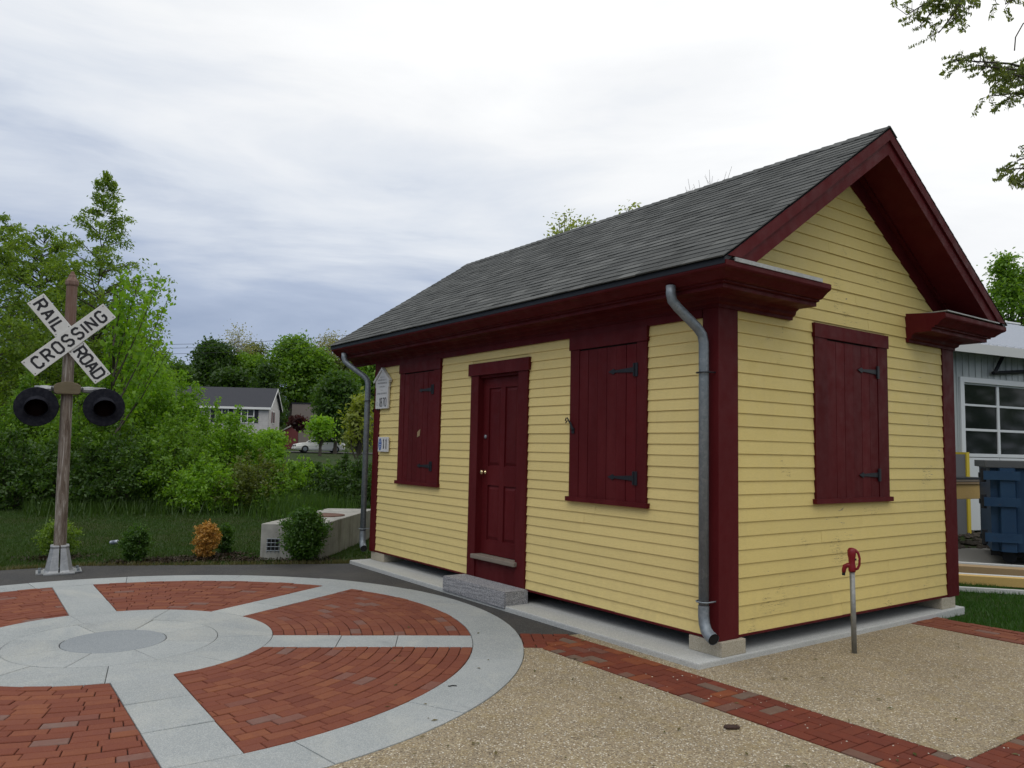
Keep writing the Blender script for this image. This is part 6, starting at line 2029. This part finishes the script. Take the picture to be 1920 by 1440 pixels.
def build_dumpster():
    g = on_ground(1861, 1056); yaw = math.radians(27)
    D = thing('dumpster', 'big blue steel rubbish skip with grey rim beside the garage', 'dumpster', (g[0], g[1], 0), yaw)
    bm_ = M('blue_steel', (0.028, 0.075, 0.14), 0.55, 0.2); n = N(bm_)
    c = n.mix(n.ramp(n.noise(2.5, 6, 0.6), [(0.35, W3(0)), (0.7, W3(1))]), (0.010, 0.040, 0.096), (0.020, 0.060, 0.124)); c = n.mix(n.ramp(n.noise(9, 7, 0.7), [(0.62, W3(0)), (0.7, W3(0.8))]), c, (0.06, 0.035, 0.025)); n.color(c)
    rimm = M('grey_rim_steel', (0.10, 0.105, 0.11), 0.6, 0.3)
    L, Wd, z0, z1 = 5.0, 2.3, 0.20, 1.52
    b = MB()
    b.box(0, L, 0, 0.06, z0, z1); b.box(0, L, Wd - 0.06, Wd, z0, z1); b.box(0, 0.06, 0.061, Wd - 0.061, z0, z1); b.box(L - 0.06, L, 0.061, Wd - 0.061, z0, z1); b.box(0.061, L - 0.061, 0.061, Wd - 0.061, z0, z0 + 0.06)
    b.build('body', bm_, D)
    b = MB(); b.box(-0.07, L + 0.07, -0.07, 0.07, z1 + 0.002, z1 + 0.12); b.box(-0.07, L + 0.07, Wd - 0.07, Wd + 0.07, z1 + 0.002, z1 + 0.12); b.box(-0.07, 0.07, 0.071, Wd - 0.071, z1 + 0.002, z1 + 0.12); b.box(L - 0.07, L + 0.07, 0.071, Wd - 0.071, z1 + 0.002, z1 + 0.12)
    b.build('rim', rimm, D, bevel=0.01)
    for x in (0.10, 1.0, 1.9, 2.8, 3.7, 4.6):
        b = MB(); w = 0.26 if x == 0.10 else 0.16
        b.add([(x, -0.002, z0), (x + w, -0.002, z0), (x + w, -0.002, z1), (x, -0.002, z1), (x + 0.03, -0.11, z0), (x + w - 0.03, -0.11, z0), (x + w - 0.03, -0.11, z1), (x + 0.03, -0.11, z1)],
              [(4, 5, 6, 7), (0, 4, 7, 3), (5, 1, 2, 6), (3, 7, 6, 2), (0, 1, 5, 4)]); b.build('rib', bm_, D)
    for z in (0.42, 0.98, 1.40):
        b = MB(); b.box(-0.10, 0.40, -0.145, -0.112, z - 0.07, z + 0.07); b.build('hinge_bar', bm_, D)
        b = MB(); b.tube([(-0.10, -0.06, z - 0.11), (-0.10, -0.06, z + 0.11)], 0.04, 8); b.box(-0.16, -0.06, -0.03, 0.06, z - 0.04, z + 0.04); b.build('hinge_pin', MAT['iron'], D)
    for x in (0.05, L - 0.45):
        for y in (0.25, Wd - 0.35):
            w = MB(); w.lathe([(0.02, -0.07), (0.10, -0.07), (0.10, 0.07), (0.02, 0.07)], (x + 0.2, y, 0.10), 14, 'y'); w.build('wheel', MAT['iron'], D)
    b = MB(); b.box(0.0, L, 0.25, 0.40, 0.10, 0.199); b.box(0, L, Wd - 0.40, Wd - 0.25, 0.10, 0.199); b.build('skid', MAT['iron'], D)


build_dumpster()


def build_timber():
    # strips of new timber and white boards edging the grass
    A, B = on_ground(1770, 1093)[:2], on_ground(1990, 1100)[:2]
    spec = [('timber_board', 1070, 1079, 0.26, 0.10, 'lumber_dull', 'wide pale timber board lying nearest to the dumpster'),
            ('timber_board', 1088, 1096, 0.14, 0.09, 'lumber', 'narrow yellow timber board lying next to the lawn'),
            ('white_board', 1081, 1089, 0.11, 0.06, 'white_dull', 'white board lying between two timber boards'),
            ('white_board', 1103, 1110, 0.05, 0.03, 'white_dull', 'thin white strip edging the lawn'),
            ('white_board', 1058, 1066, 0.10, 0.05, 'white_dull', 'white board at the edge of the pavement by dumpster')]
    for nm, ya, yb, w, h, mt, lab in spec:
        a, e = on_ground(1740, ya - 2)[:2], on_ground(2060, yb + 9)[:2]
        d = (e - a) / np.linalg.norm(e - a); L = np.linalg.norm(e - a)
        o = thing(nm, lab, 'board', (a[0], a[1], -0.03), math.atan2(d[1], d[0]), 'boards lying beside the lawn')
        b = MB(); b.box(0, L, -w / 2, w / 2, 0, h + 0.03); b.build('board', MAT[mt], o, bevel=0.006)
    # grey slab of pavement behind
    m = MB(); P = [on_ground(x, y)[:2] for x, y in ((1700, 1062), (2300, 1100), (2300, 1012), (1700, 1030))]
    m.prism([tuple(p) for p in P], -0.03, -0.012); o = m.build('yard_pavement', MAT['asphalt_grey']); tag(o, kind='structure')
    # rubble/dirt strip along the garage foot
    rng = np.random.default_rng(9); b = MB()
    for i in range(260):
        u, v = rng.uniform(1780, 1935), rng.uniform(985, 1028); g = on_ground(u, v); s = rng.uniform(0.03, 0.10)
        b.lathe([(s * 0.3, -s * 0.4), (s, 0), (s * 0.5, s * 0.5)], (g[0], g[1], s * 0.2 - 0.02), 5)
    o = b.build('rubble', M('dark_rubble', (0.06, 0.05, 0.04), 0.95)); tag(o, kind='stuff')
    # bollard like grey pier with yellow edge
    g = on_ground(1800, 995); dpt = (g - CAM) @ AF - 0.8
    p = at(1808, 990, dpt); p[2] = 0
    pier = thing('guard_pier', 'grey concrete guard pier with a yellow painted edge by garage door', 'pier', p, math.radians(80))
    b = MB(); b.box(-0.75, 0.10, 0, 0.3, 0, 1.75); b.build('block', M('pier_grey', (0.12, 0.125, 0.13), 0.8), pier)
    b = MB(); b.box(0.101, 0.20, -0.03, 0.3, 0, 1.80); b.build('yellow_edge', M('safety_yellow', (0.55, 0.42, 0.03), 0.6), pier)
    # stack of lumber on trestles
    c = at(1795, 936, 15.0); z0 = c[2]
    e = at(1850, 938, 15.4)
    d = (e - c)[:2]; L = np.linalg.norm(d); yaw = math.atan2(d[1], d[0])
    s = thing('lumber_stack', 'yellow timber beam carried on a trestle behind the dumpster', 'timber stack', (c[0], c[1], 0), yaw)
    b = MB(); b.box(-1.6, L + 0.25, 0, 0.12, z0, z0 + 0.285); b.build('beam', MAT['lumber'], s, bevel=0.008)
    for k, (zz, mt) in enumerate(((0.287, 'lumber_dull'), (0.335, 'oldwood'), (0.375, 'iron'))):
        b = MB(); b.box(-1.7 + 0.1 * k, L + 0.2 - 0.05 * k, -0.03, 0.9, z0 + zz, z0 + zz + 0.036); b.build('plank', MAT[mt], s)
    for x in (-1.2, L - 0.02):
        b = MB(); b.tube([(x, 0.1, z0), (x - 0.02, -0.1, 0)], 0.04, 4); b.tube([(x, 0.7, z0), (x, 0.9, 0)], 0.04, 4); b.box(x - 0.04, x + 0.04, 0.125, 0.8, z0 + 0.10, z0 + 0.20); b.build('trestle', MAT['oldwood'], s)


MAT['white_dull'] = M('chalky_white', (0.55, 0.56, 0.55), 0.7)
MAT['asphalt_grey'] = M('old_grey_pavement', (0.17, 0.165, 0.15), 0.9)
build_timber()
